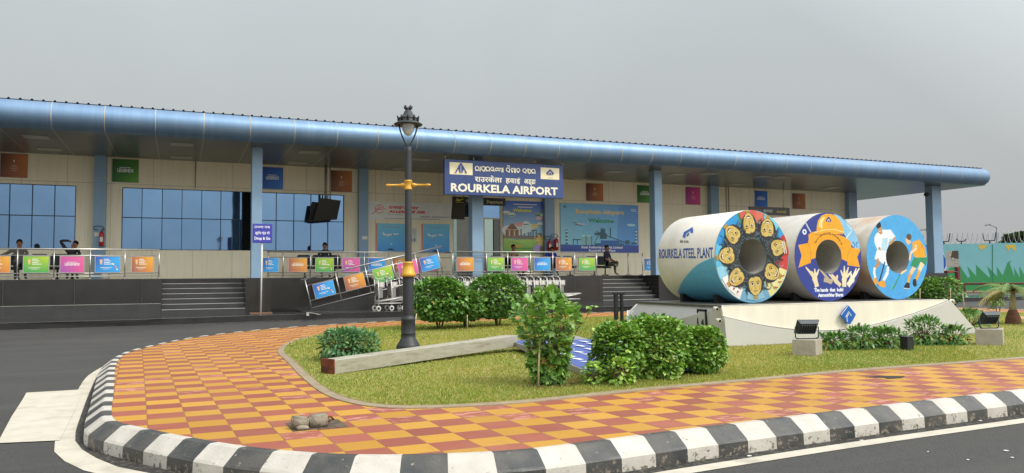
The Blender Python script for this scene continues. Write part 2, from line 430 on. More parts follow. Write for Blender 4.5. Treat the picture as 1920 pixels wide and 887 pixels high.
for j in range(len(prof)-1):
    for i in range(n):
        a = j*n+i; a2 = j*n+(i+1) % n
        kb.f.append((a, a2, a2+n, a+n)); kb.m.append((i//2) % 2); kb.sm.append(False)
tag(kb.build('kerb', [KW, KB]), kind='structure')

# checkered paving
m, N, b = newmat('checker_paving', 0.62)
pv, x, y, z = N.pos()
u = N.m('DIVIDE', N.m('ADD', N.m('ADD', x, N.m('MULTIPLY', N.m('SUBTRACT', y, 6.5), 0.045)), 0.2), 0.293)
v = N.m('DIVIDE', N.m('SUBTRACT', y, 6.33), 0.27)
fu, fv = N.m('FLOOR', u), N.m('FLOOR', v)
par = N.m('MODULO', N.m('ABSOLUTE', N.m('ADD', N.m('ADD', fu, fv), 200.0)), 2.0)
ru, rv = N.m('SUBTRACT', u, fu), N.m('SUBTRACT', v, fv)
eu = N.m('MINIMUM', ru, N.m('SUBTRACT', 1.0, ru)); ev = N.m('MINIMUM', rv, N.m('SUBTRACT', 1.0, rv))
edge = N.m('MINIMUM', eu, ev)
rnd = N.wn(N.comb(fu, fv, 3.0)); rnd2 = N.wn(N.comb(fu, fv, 9.0))
yel = N.mix(rnd, '#aa7a12', '#bb8a26'); red = N.mix(rnd, '#85412f', '#9a513d')
c = N.mix(par, yel, red)
wear = N.noise(N.scl(pv, (0.8, 2.2, 1)), 7, 6, 0.65)
wmask = N.m('MULTIPLY', N.rng(wear, 0.52, 0.58), N.m('MULTIPLY', N.rng(rnd2, 0.78, 0.80), par))
c = N.mix(N.m('MULTIPLY', wmask, 0.6), c, '#cf9684')
c = N.mix(N.rng(N.noise(pv, 1.1, 6, 0.7), 0.45, 0.75, 0, 0.18), c, '#a98a63')
c = N.mix(N.rng(N.noise(pv, 60, 4, 0.7), 0.5, 0.8, 0, 0.25), c, '#6a4a2e'); c = N.mix(N.rng(N.noise(pv, 3.2, 7, 0.75), 0.54, 0.72, 0, 0.32), c, '#6f5238')
grooves = N.m('PINGPONG', N.m('MULTIPLY', rv, 6.0), 0.5)
c = N.mix(N.rng(grooves, 0.0, 0.07, 0.16, 0.0), c, '#6f4a28')
c = N.mix(N.rng(edge, 0.004, 0.018, 0.6, 0.0), c, '#6b4a32')
N.l.new(c, b.inputs['Base Color'])
hgt = N.m('MINIMUM', N.rng(edge, 0.0, 0.03), N.rng(grooves, 0.0, 0.08, 0.7, 1.0))
N.l.new(N.bump(N.m('ADD', hgt, N.m('MULTIPLY', rnd, 0.6)), 0.5, 0.006), b.inputs['Normal'])
TILE = m
pm = MB(); pm.prism([tuple(p) for p in offset(KP, 0.0)[::2]], 0.15, 0.19)
tag(pm.build('island_pavement', TILE), kind='structure')

LAWN = smooth_poly([(1.50, 11.3), (1.52, 12.4), (1.62, 13.2), (1.85, 14.2), (2.35, 15.5), (3.3, 16.9), (4.9, 18.0), (7.5, 18.6), (10.5, 18.9), (15, 18.9), (19, 18.2), (21.2, 17.0), (22, 15.3), (22.3, 12), (22.2, 8.6), (20.8, 7.5), (17, 7.2), (10.7, 6.98), (7.6, 6.98), (5.8, 6.86), (4.34, 6.77), (3.07, 6.62), (2.45, 6.64), (1.88, 6.8), (1.58, 7.2), (1.44, 8.0), (1.44, 9.5)], 0.08)
if np.sum(LAWN[:, 0]*np.roll(LAWN[:, 1], -1)-np.roll(LAWN[:, 0], -1)*LAWN[:, 1]) < 0: LAWN = LAWN[::-1]
ed = MB(); L0, L1 = LAWN, offset(LAWN, 0.10); n = len(LAWN)
ed.v = [(float(p[0]), float(p[1]), 0.205) for p in L0]+[(float(p[0]), float(p[1]), 0.2) for p in L1]+[(float(p[0]), float(p[1]), 0.16) for p in offset(LAWN, 0.104)]
for j in (0, 1):
    for i in range(n): ed.f.append((j*n+i, j*n+(i+1) % n, (j+1)*n+(i+1) % n, (j+1)*n+i)); ed.m.append(0); ed.sm.append(False)
tag(ed.build('lawn_edging', mat('edging_concrete', '#8f7f68', 0.9, var=0.2, scale=8, bump=0.4)), kind='structure')
m, N, b = newmat('lawn_soil', 0.95); pv, x, y, z = N.pos()
c = N.mix(N.rng(N.noise(pv, 1.2, 5), 0.35, 0.65), '#858a3e', '#9f9150')
c = N.mix(N.rng(N.noise(pv, 14, 5, 0.7), 0.5, 0.75, 0, 0.6), c, '#b3a468')
c = N.mix(N.rng(N.noise(pv, 120, 3, 0.7), 0.4, 0.7, 0, 0.5), c, '#62722e')
N.l.new(c, b.inputs['Base Color']); N.l.new(N.bump(N.noise(pv, 90, 4), 0.8, 0.02), b.inputs['Normal'])
tag(MB().prism([tuple(p) for p in LAWN], 0.17, 0.208).build('lawn', m), kind='structure')

def inside(P, xy):
    x, y = xy[:, 0], xy[:, 1]; r = np.zeros(len(x), bool); j = len(P)-1
    for i in range(len(P)):
        xi, yi = P[i]; xj, yj = P[j]
        cnd = ((yi > y) != (yj > y)) & (x < (xj-xi)*(y-yi)/(yj-yi+1e-12)+xi)
        r ^= cnd; j = i
    return r
def tri_mesh(name, V, F, col, m_, parent=None):
    me = bpy.data.meshes.new(name)
    me.vertices.add(len(V)); me.vertices.foreach_set('co', V.astype(np.float32).ravel())
    k = F.shape[1]
    me.loops.add(F.size); me.loops.foreach_set('vertex_index', F.astype(np.int32).ravel())
    me.polygons.add(len(F)); me.polygons.foreach_set('loop_start', np.arange(0, F.size, k, dtype=np.int32)); me.polygons.foreach_set('loop_total', np.full(len(F), k, np.int32))
    me.materials.append(m_); me.update(calc_edges=True)
    at = me.color_attributes.new('Col', 'FLOAT_COLOR', 'POINT')
    at.data.foreach_set('color', np.concatenate([col, np.ones((len(V), 1))], 1).astype(np.float32).ravel())
    o = bpy.data.objects.new(name, me); COL.objects.link(o)
    if parent is not None: o.parent = parent
    return o
def leafmat(name, trans=0.25, rough=0.5, spec=0.4):
    m, N, b = newmat(name, rough); b.inputs['Specular IOR Level'].default_value = spec
    a = N.n.new('ShaderNodeAttribute'); a.attribute_name = 'Col'; N.l.new(a.outputs['Color'], b.inputs['Base Color'])
    t = N.n.new('ShaderNodeBsdfTranslucent'); N.l.new(N.mix(1.0, a.outputs['Color'], (1.3, 1.35, 0.7), 'MULTIPLY'), t.inputs['Color'])
    mx = N.n.new('ShaderNodeMixShader'); mx.inputs[0].default_value = trans
    N.l.new(b.outputs[0], mx.inputs[1]); N.l.new(t.outputs[0], mx.inputs[2]); N.l.new(mx.outputs[0], N.n['Material Output'].inputs['Surface'])
    return m
GRASSM = leafmat('grass_blades', 0.3, 0.6, 0.2); LEAFM = leafmat('leaf_green', 0.18, 0.36, 0.45)
def pnoise(xy, s, seed=0):
    r = np.random.default_rng(seed); v = np.zeros(len(xy))
    for k in range(7):
        a = r.uniform(0, 6.28); f = s*r.uniform(0.6, 1.8); v += np.sin((xy[:, 0]*cos(a)+xy[:, 1]*sin(a))*f+r.uniform(0, 6.28))
    return v/7
SHRUB_SPOTS = [(3.6, 7.4, .5), (4.3, 7.3, .6), (4.95, 7.3, .6), (5.6, 7.3, .5)]
def grass():
    n = 400000
    # denser close to the viewer, where single blades show
    y = 6.5+12.6*RNG.random(n)**2.0; x = RNG.uniform(1.2, 22.5, n)
    keep = (x < 1.2+y*0.95+2.0) | (RNG.random(n) < 0.4)
    xy = np.stack([x, y], 1)[keep]; xy = xy[inside(LAWN, xy)]
    pt = pnoise(xy, 2.2, 3)+0.5*pnoise(xy, 7, 5)
    n = len(xy); h = (0.011+0.014*RNG.random(n))*(1+0.5*pt)*(1+0.04*xy[:, 1])
    a = RNG.uniform(0, 6.28, n); w = (0.0026+0.00042*xy[:, 1]); lean = RNG.normal(0, 0.5, (n, 2))*h[:, None]
    base = np.concatenate([xy, np.full((n, 1), 0.206)], 1)
    d = np.stack([np.cos(a)*w, np.sin(a)*w, np.zeros(n)], 1)
    tip = base+np.concatenate([lean, h[:, None]], 1)
    V = np.stack([base-d, base+d, tip], 1).reshape(-1, 3)
    g1, g2, g3 = np.array(lin('#76903a')), np.array(lin('#a8a552')), np.array(lin('#c9b07a'))
    t = np.clip(0.45+0.9*pnoise(xy, 1.3, 9)+0.25*RNG.normal(size=n), 0, 1)[:, None]
    c = g1*(1-t)+g2*t; dry = (RNG.random(n) < 0.13)[:, None]; c = np.where(dry, g3, c)*RNG.uniform(0.78, 1.12, (n, 1))
    tag(tri_mesh('grass', V, np.arange(3*n).reshape(-1, 3), np.repeat(c, 3, 0), GRASSM), kind='stuff', label='short mown grass with dry patches covering the island lawn')
grass()

# painted road markings
LINEP = mat('road_line_paint', '#bdb5a5', .75, var=.1, scale=5, col2='#a0998a', fac2=.35, bump=.3, bscale=80)
def band(name, outer, inner, z=0.008):
    a, c_ = smooth_poly(outer, 0.1, False), smooth_poly(inner, 0.1, False); k = 80
    def rs(P):
        d = np.r_[0, np.cumsum(np.linalg.norm(np.diff(P, axis=0), axis=1))]; t = np.linspace(0, d[-1], k); return np.stack([np.interp(t, d, P[:, 0]), np.interp(t, d, P[:, 1])], 1)
    a, c_ = rs(a), rs(c_); q = MB(); q.add([(*p, z) for p in a]+[(*p, z) for p in c_], [(i, i+1, k+i+1, k+i) for i in range(k-1)])
    return tag(q.build(name, LINEP), kind='structure')
band('edge_line_marking', [(24, 5.40), (14, 4.92), (9, 4.68), (7.0, 4.59), (5.07, 4.52), (3.26, 4.40), (2.2, 4.30), (1.3, 4.5), (.5, 4.95), (-.1, 5.6), (-.59, 6.25), (-.87, 7.0), (-.94, 7.6), (-1.02, 9.0), (-1.12, 10.8), (-1.16, 12.4), (-1.06, 13.7)],
     [(24, 5.54), (14, 5.06), (9, 4.82), (7.05, 4.73), (5.1, 4.66), (3.3, 4.54), (2.25, 4.45), (1.45, 4.65), (.7, 5.15), (.15, 5.65), (-.34, 6.2), (-.66, 6.95), (-.80, 7.6), (-.89, 9.0), (-.98, 10.8), (-1.04, 12.4), (-1.05, 13.6)])
pad = MB(); pad.add([(-3.6, 7.56, .012), (-1.36, 7.60, .012), (-.90, 7.50, .012), (-.97, 9.2, .012), (-1.07, 10.84, .012), (-1.66, 10.84, .012), (-1.6, 10.2, .012), (-1.5, 9.0, .012)], [(1, 2, 3, 4, 5, 6, 7)])
tag(pad.build('cream_pad_marking', LINEP), kind='structure')
dirt = MB(); P0, P1 = offset(KP, 0.19), offset(KP, 0.31); n = len(KP)
dirt.add([(*p, .009) for p in P0]+[(*p, .0062) for p in P1], [(i, (i+1) % n, n+(i+1) % n, n+i) for i in range(n)])
tag(dirt.build('gutter_dirt', mat('gutter_grit', '#2f2d2b', 0.95, var=0.5, scale=40, bump=0.9, bscale=90, col2='#5d564b', fac2=0.42)), kind='structure')
# bits of paper and leaf on the asphalt
for (a, c_, s, lb) in ((1405, 855, .03, 'white paper scrap in the gutter below the nearer end of the striped kerb'), (1616, 826, .025, 'white paper scrap lying between the kerb and the white line'), (1838, 789, .03, 'white scrap in the gutter grit against a white kerb block'), (1886, 845, .028, 'biggest white scrap out on the open asphalt beyond the white line'), (1898, 858, .018, 'small white scrap on the open asphalt near the biggest one'), (1815, 862, .014, 'tiny white scrap lying alone on the asphalt, farthest from the kerb'), (1740, 847, .010, 'tiniest white speck of paper on the asphalt')):
    p = atZ(a, c_, 0.01); q = MB(); k = random.uniform(0, 3)
    q.prism([(p[0]+s*cos(k+t)*random.uniform(.5, 1), p[1]+s*sin(k+t)*random.uniform(.4, .8)) for t in (0, 1.2, 2.4, 3.6, 5)], 0.0095, 0.013)
    tag(q.build('paper_scrap', WHITEP), lb, 'litter', 'paper scraps on the road')

# ================================================================ TERMINAL BUILDING
YF, YW, YC, YB = 27.6, 32.0, 28.0, 28.95     # plinth face, glazed wall, front columns, set-back plinth behind the ramp
ZP, ZA, ZS = 1.38, 0.20, 5.915                # platform top, apron, soffit
SX = 2.05
# road apron along the building
ap = MB(); ap.prism([(-30, 24.4), (-4.5, 24.7), (0, 25.0), (5, 25.9), (9, 25.8), (14, 25.2), (20, 24.9), (38, 24.9), (40, 25.3), (40, YF-.002), (-30, YF-.002)], 0.0, ZA)
tag(ap.build('drop_off_apron', mat('polished_black_apron', '#2e2d2c', 0.12, 0.0, var=0.3, scale=1.2, spec=0.6)), kind='structure')
al = MB(); ptsA = smooth_poly([(-30, 24.38), (-4.5, 24.68), (0, 24.98), (5, 25.88), (9, 25.78), (14, 25.18), (20, 24.88), (38, 24.88)], 0.5, False); k = len(ptsA)
al.add([(*p, .015) for p in ptsA]+[(p[0], p[1]-.05, .015) for p in ptsA], [(i, i+1, k+i+1, k+i) for i in range(k-1)])
al.add([(p[0], p[1]+.03, ZA+.004) for p in ptsA]+[(p[0], p[1]+.09, ZA+.004) for p in ptsA], [(i, i+1, k+i+1, k+i) for i in range(k-1)])
tag(al.build('apron_line_marking', NOSE), kind='structure')

BLD = thing('terminal_building', 'long single storey airport terminal with cream walls, blue glass and rounded blue roof edge', 'building', (10, YW, 0))
def bpart(mb, name, mats, parent=None, bevel=0.0, label=None):
    o = mb.build(name, mats, None, bevel)
    o.parent = parent or BLD
    o.matrix_parent_inverse = Matrix.Translation((-10, -YW, 0)) if parent is None else Matrix.Identity(4)
    if parent is not None: pass
    if label: o['label'] = label
    return o
# wall material with panel joints
m, N, b = newmat('cream_wall_panel', 0.5); pv, x, y, z = N.pos()
fx = N.m('FRACT', N.m('DIVIDE', N.m('ADD', x, 100.35), 1.42)); ex = N.m('MINIMUM', fx, N.m('SUBTRACT', 1.0, fx))
jz = N.m('ABSOLUTE', N.m('SUBTRACT', z, 4.93)); 
c = N.mix(N.rng(N.noise(N.scl(pv, (1, 1, .25)), 1.2, 6), 0.3, 0.7), '#efe4c4', '#f4ead0')
c = N.mix(N.rng(N.noise(N.scl(pv, (5, 1, .35)), 1.6, 6, .7), .52, .75, 0, .28), c, '#9a8c68'); c = N.mix(N.rng(ex, 0.003, 0.009, 0.45, 0), c, '#6b6452'); c = N.mix(N.rng(jz, 0.006, 0.014, 0.45, 0), c, '#6b6452')
N.l.new(c, b.inputs['Base Color']); CREAM = m
# blue mirror glazing
m, N, b = newmat('blue_reflective_glass', 0.04, 0.9); pv, x, y, z = N.pos()
c = N.mix(N.rng(N.noise(pv, 0.5, 3), 0.3, 0.7), '#6888aa', '#7493b3'); N.l.new(c, b.inputs['Base Color'])
N.l.new(N.bump(N.noise(pv, 0.9, 2), 0.06, 0.05), b.inputs['Normal']); GLASS = m
DARKG = mat('dark_inner_glass', '#15181a', 0.08, 0.0, var=0.1)
MULL = mat('dark_mullion', '#23303f', 0.4, 0.2, var=0.05)

xL = -12.0
w1r = X(142, YW, 400); w2l, w2r = X(228.5, YW, 400), X(470.6, YW, 400); w3l, w3r = X(484, YW, 400), X(645, YW, 420)
dl, dr = X(849, YW, 420), X(940, YW, 420)
wz0, wz1 = 2.47, 4.80; xR = 34.9
aL, aR = X(1396, YW), X(1478, YW)
wl_ = MB(); T = YW+0.25
def wbox(x0, x1, z0, z1): wl_.box(x0, x1, YW, T, z0, z1)
wbox(xL, w1r, ZP, wz0); wbox(xL, w1r, wz1, ZS); wbox(w1r, w2l, ZP, ZS)
wbox(w2l, w2r, ZP, wz0); wbox(w2l, w2r, wz1, ZS); wbox(w2r, w3l, ZP, ZS)
wbox(w3l, w3r, ZP, wz0); wbox(w3l, w3r, wz1, ZS); wbox(w3r, dl, ZP, ZS)
wbox(dl, dr, 4.75, ZS); wbox(dr, aL, ZP, ZS); wbox(aL, aR, 4.4, ZS); wbox(aR, xR, ZP, ZS)
wl_.box(xR, xR+.002, YW, YW+.01, ZP, ZS)
wl_.box(xR-.25, xR, T, 46, ZP, ZS)
bpart(wl_, 'wall', CREAM)
def window(x0, x1, lines, zsplit=3.68):
    f = MB(); yy = YW-0.012
    f.box(x0, x1, yy, yy+.05, wz0, wz0+.02); f.box(x0, x1, yy, yy+.05, wz1-.02, wz1); f.box(x0, x1, yy, yy+.05, zsplit-.014, zsplit+.014)
    xs_ = [x0]+[X(q, YW, 400) for q in lines]+[x1]
    for xx in xs_:
        xx = min(max(xx, x0+.014), x1-.014); f.box(xx-.012, xx+.012, yy-.004, yy+.046, wz0, wz1)
    w = bpart(f, 'window', MULL)
    g = MB(); y2 = YW+0.03
    for i in range(len(xs_)-1):
        a, c_ = xs_[i], xs_[i+1]
        for z0, z1 in ((wz0, zsplit), (zsplit, wz1)):
            t1, t2 = random.uniform(-.008, .008), random.uniform(-.008, .008)
            g.add([(a, y2+t1, z0), (c_, y2-t1, z0), (c_, y2-t1+t2, z1), (a, y2+t1+t2, z1)], [(0, 1, 2, 3)], 0)
    o = g.build('pane', [GLASS, DARKG], w)
    return w
window(xL, w1r, (-150, -109, -67, -25, 17.4, 60, 102)); W2 = window(w2l, w2r, (266, 304, 341, 378, 414, 449.5)); window(w3l, w3r, (518, 551, 583, 615))
bpart(MB().box(X(454.5, YW, 400), w2r-.005, YW-.024, YW-.014, wz0+.02, wz1-.02), 'black_strip', mat('matte_black_film', '#0b0c0e', .7, spec=.1))
bpart(MB().box(xL, xR, 36.5, 36.6, ZP, ZS), 'inner_partition', mat('inner_dark', '#2a2b2b', 0.8))
# departure entrance: glazed fixed lights and a sliding door standing ajar
ent = MB()
zt = 3.95
ent.box(dl, dr, YW+.02, YW+.07, 4.70, 4.75); ent.box(dl, dl+.05, YW+.02, YW+.07, ZP, 4.7); ent.box(dr-.05, dr, YW+.02, YW+.07, ZP, 4.7); ent.box(dl+.05, dr-.05, YW+.02, YW+.07, zt, zt+.06)
xm = X(908, YW, 420); ent.box(xm-.03, xm+.03, YW+.02, YW+.07, ZP, zt)
E1 = bpart(ent, 'entrance', mat('aluminium_frame', '#b9b2a0', 0.4, 0.3, var=0.05))
MB().add([(dl+.05, YW+.05, zt+.06), (dr-.05, YW+.05, zt+.06), (dr-.05, YW+.05, 4.7), (dl+.05, YW+.05, 4.7)], [(0, 1, 2, 3)]).build('transom_pane', GLASS, E1)
xa = X(858, YW, 450); xb = X(925, YW, 450)
MB().box(xa, xm-.03, YW+.1, YW+.13, ZP, zt).build('sliding_door', mat('grey_tinted_glass', '#77776f', 0.1, 0.3, var=0.1), E1)
MB().box(dl+.05, xa-.02, YW+.05, YW+.06, ZP, zt).build('side_pane', mat('pale_green_glass', '#93aca4', 0.08, 0.5, var=0.06), E1)
MB().box(xm+.03, xb, YW+.05, YW+.06, ZP, zt).build('side_pane', mat('clear_greenish_glass', '#a9bdb4', 0.08, 0.6, var=0.05), E1)
MB().box(xb+.05, dr-.06, YW+.05, YW+.06, ZP, zt).build('side_pane', mat('grey_tinted_glass2', '#5b5e59', 0.1, 0.3, var=0.1), E1)
arr = MB(); arr.box(aL, aR, YW+.05, YW+.1, ZP, 4.4); bpart(arr, 'arrival_door', GLASS)

# columns: wall row and free-standing front row
def column(x0, x1, y0, y1, z0, z1=ZS):
    c_ = MB().box(x0, x1, y0, y1, z0, z1)
    for zz in (5.1,): c_.box(x0-.004, x1+.004, y0-.004, y1+.004, zz, zz+.012, 1)
    return bpart(c_, 'column', [BLUEP, NOSE], bevel=0.006)
for a, c_, yy in ((173, 196, 500), (673, 690.5, 500), (1023, 1041, 480), (1333, 1348, 360), (1592, 1607, 380)):
    x0, x1 = X(a, YW-.3, yy), X(c_, YW-.3, yy); column(x0, x1, YW-.3, YW-.003, ZP)
FC = []
for a, c_, yy in ((471, 490.5, 500), (886, 907, 500), (1228, 1242, 400), (1749, 1766, 400)):
    x0, x1 = X(a, YC-.18, yy), X(c_, YC-.18, yy)
    if a > 1500: x0, x1 = X(1749, YC-.18, 400), X(1766, YC-.18, 400)
    FC.append((x0, x1)); column(x0, x1, YC-.18, YC+.24, ZP)
# plinth
pl = MB(); t2 = ZP-0.03
S1a, S1b = X(303, YF, 560), X(460, YF, 560)
PR = X(508, YF, 560); RAMP1 = 9.9
S2a, S2b = 15.98, 18.72
PE = X(1778, YF, 530)
def pbox(x0, x1, y0, y1, z0=0.0, z1=ZP): pl.box(x0, x1, y0, y1, z0, z1)
pbox(-14, S1a, YF, 29.1); pbox(S1b, PR, YF, 29.1); pbox(RAMP1, S2a, YF, 29.1); pbox(S2b, PE, YF, 29.1)
pbox(PR, RAMP1, YB, 29.1); pbox(-14, PE, 29.1, 36.4)
JM = mat('joint_grey', '#55534e', 0.8)
for xx in list(np.arange(-12.5, S1a, 1.9))+[S1b+.6]: pl.box(xx-.004, xx+.004, YF-.0405 if xx < S1a else YF-.003, YF-.001, ZA, ZP-.01, 1)
for xx in (4.4, 6.2, 8.0): pl.box(xx-.004, xx+.004, YB-.003, YB-.0005, ZA, ZP-.01, 1)
for xx in np.arange(RAMP1+1.2, S2a, 1.2): pl.box(xx-.004, xx+.004, YF-.003, YF-.0005, ZA, ZP-.01, 1)
P_ = bpart(pl, 'platform', [GRAN, JM])
bpart(MB().box(-13.9, PE-.1, 29.2, 31.95, ZP, ZP+.004), 'terrace_bounce_sheet', mat('pale_bounce_sheet', '#c9c2b2', .35, var=.06))  # thin pale sheet added, out of sight, to bounce light onto wall and soffit
sk = MB(); sk.box(-14, S1a-.02, YF-.035, YF-.002, ZA, 0.58); sk.box(-14, S1a-.02, YF-.037, YF-.03, 0.572, 0.582, 1)
bpart(sk, 'platform_skirting', [GRAN2, NOSE])
def stairs(x0, x1, name='staircase'):
    n = 7; rz = (ZP-ZA)/n; td = (29.1-YF)/(n-1); s_ = MB()
    for i in range(n-1): s_.box(x0+.002, x1-.002, YF+i*td, 29.099, ZA+i*rz if i else 0.0, ZA+(i+1)*rz)
    st = bpart(s_, name, GRAN2)
    q = MB()
    for i in range(n-1): q.box(x0+.004, x1-.004, YF+i*td-.006, YF+i*td+.03, ZA+(i+1)*rz-.012, ZA+(i+1)*rz+.004)
    q.build('nosing', NOSE, st)
    return st
stairs(S1a, S1b); stairs(S2a, S2b)
# ramp in front of the set-back plinth
rp = MB(); rx0 = 3.95; rp.prism([(rx0, ZA), (9.2, ZP), (RAMP1-.002, ZP), (RAMP1-.002, ZA)], YF+.002, YB-.002, plane='xz')
bpart(rp, 'ramp', mat('granite_ramp', '#333332', 0.22, var=0.2, scale=2, spec=0.6))

# soffit with reflective panels
m, N, b = newmat('glossy_soffit_panel', 0.3, 0.2); pv, x, y, z = N.pos()
SEAM0 = float(atY(97, 236, 26.6)[0])
fx = N.m('FRACT', N.m('DIVIDE', N.m('SUBTRACT', x, SEAM0-142.0), 1.42)); ex = N.m('MULTIPLY', N.m('MINIMUM', fx, N.m('SUBTRACT', 1.0, fx)), 1.42)
fy_ = N.m('FRACT', N.m('DIVIDE', y, 0.62)); ey = N.m('MULTIPLY', N.m('MINIMUM', fy_, N.m('SUBTRACT', 1.0, fy_)), 0.62)
c = N.mix(N.rng(N.noise(pv, 0.7, 3), 0.3, 0.7), '#5d6262', '#676c6c')
c = N.mix(N.rng(ey, 0.004, 0.008, 0.6, 0), c, '#2f2f2c'); c = N.mix(N.rng(ex, 0.008, 0.014, 0.8, 0), c, '#c9c7bd')
N.l.new(c, b.inputs['Base Color']); N.l.new(N.bump(N.noise(N.scl(pv, (.4, 1.2, 1)), 1.6, 2), 0.10, 0.05), b.inputs['Normal'])
XE = float(atY(1852, 340, 26.7)[0])          # roof end
bpart(MB().box(-20, XE-.02, 26.82, 46, ZS, ZS+.06), 'soffit', m)
# rounded blue fascia
m, N, b = newmat('blue_fascia_metal', 0.46, 0.6); pv, x, y, z = N.pos()
c = N.mix(N.rng(N.noise(N.scl(pv, (2.5, .3, .3)), 1.3, 5), 0.3, 0.7), '#6a86a3', '#7892ad')
c = N.mix(N.rng(N.noise(N.scl(pv, (9, .3, .25)), 1.0, 5), 0.55, 0.8, 0, .35), c, '#93a8bb')
N.l.new(c, b.inputs['Base Color']); N.l.new(N.rng(N.noise(pv, 2, 3), .3, .7, .42, .52), b.inputs['Roughness']); FASC = m
zc, rr_ = ZS+.425, .425
def farc(r, n=20): return [(26.82+r*cos(t)*1.0, zc+r*sin(t)) for t in [pi*1.5-pi*i/n for i in range(n+1)]]
fa = MB(); A = farc(rr_); n = len(A)
xs = [-20, XE-.35]; segs = [(-20, 1.0)]
vs = []
XX = [-20.0, XE-.30]+[XE-.30+.30*sin(t) for t in np.linspace(.15, pi/2, 8)]
SC = [1, 1]+[cos(t) for t in np.linspace(.15, pi/2*0.97, 8)]
for xx, s_ in zip(XX, SC): vs += [(xx, 26.82+(y_-26.82)*max(s_, .08), zc+(z_-zc)*max(.0+s_, .08)) for y_, z_ in A]
fs = [(i*n+k, i*n+k+1, (i+1)*n+k+1, (i+1)*n+k) for i in range(len(XX)-1) for k in range(n-1)]
fa.add(vs, fs, 0, True)
sm_ = fa; B = farc(rr_+.005)
k0 = -10
for k in range(k0, 40):
    xx = SEAM0+1.42*k
    if xx > XE-.25: break
    sm_.add([(xx-.011, a, c_) for a, c_ in B]+[(xx+.011, a, c_) for a, c_ in B], [(i, i+1, n+i+1, n+i) for i in range(n-1)], 1, True)
FA = bpart(fa, 'fascia', [FASC, mat('aged_sealant', '#b7ad94', 0.6, var=0.35, scale=3)])
rf = MB(); zt_ = zc+rr_+.02
xx = -20.0; P2 = []
while xx < XE-.35:
    P2 += [(xx, 0), (xx+.215, 0), (xx+.235, .04), (xx+.275, .04), (xx+.295, 0)]; xx += .30
k = len(P2); xs_end = XE-.3
rf.add([(a, 26.75, zt_+h) for a, h in P2]+[(a, 46, zt_+h-.15) for a, h in P2], [(i, i+1, k+i+1, k+i) for i in range(k-1)])
rf.add([(a, 26.75, zt_+h-.012) for a, h in P2]+[(a, 26.75, zt_+h) for a, h in P2], [(i, i+1, k+i+1, k+i) for i in range(k-1)])
bpart(rf, 'roof', mat('dark_blue_roof_sheet', '#2f4666', 0.45, 0.3, var=0.1))
# square ceiling lights, unlit
LG = mat('diffuser_acrylic', '#a7a59b', 0.35, var=0.03)
for i, (a, c_) in enumerate(((68, 257), (93, 280), (341, 271), (340, 295), (579, 286), (558, 306), (789, 299), (752, 317), (1152, 322), (1085, 336), (975, 328), (1270, 327), (1190, 345), (1465, 332), (1380, 346), (1330, 326), (1430, 331), (1560, 352))):
    p = atZ(a, c_, ZS-.01); o = MB().box(p[0]-.36, p[0]+.36, p[1]-.3, p[1]+.3, ZS-.022, ZS-.002)
    bpart(o, 'ceiling_light', LG, bevel=0.004)

cd = MB()
for a, y0, y1 in ((367, 306, 352), (1361, 352, 470), (1366, 352, 470)):
    x0 = X(a, YW-.02, y0); cd = MB().tube([(x0, YW-.03, Z(y1, YW-.03, a)), (x0, YW-.03, ZS)], .018, 6); bpart(cd, 'conduit', mat('conduit_grey', '#8f8a7c', .5))
for a, y0, y1 in ((684, 443, 449), (182, 436, 443)):
    x0, x1 = X(a-5, YW-.31, y0), X(a+5, YW-.31, y0); bpart(MB().box(x0, x1, YW-.308, YW-.301, Z(y1, YW-.31, a), Z(y0, YW-.31, a)), 'notice_plate', WHITEP)
gm = MB()
for (a, b_), (c_, d) in (((577, 585), (770, 581)), ((577, 592), (577, 585)), ((577, 585), (600, 590))):
    p0, p1 = atZ(a, b_, ZA+.005), atZ(c_, d, ZA+.005); t_ = (p1-p0)/np.linalg.norm(p1-p0); nn = np.array([-t_[1], t_[0], 0])*.04
    gm.add([p0-nn, p1-nn, p1+nn, p0+nn], [(0, 1, 2, 3)])
tag(gm.build('bay_line_marking', NOSE), kind='structure')
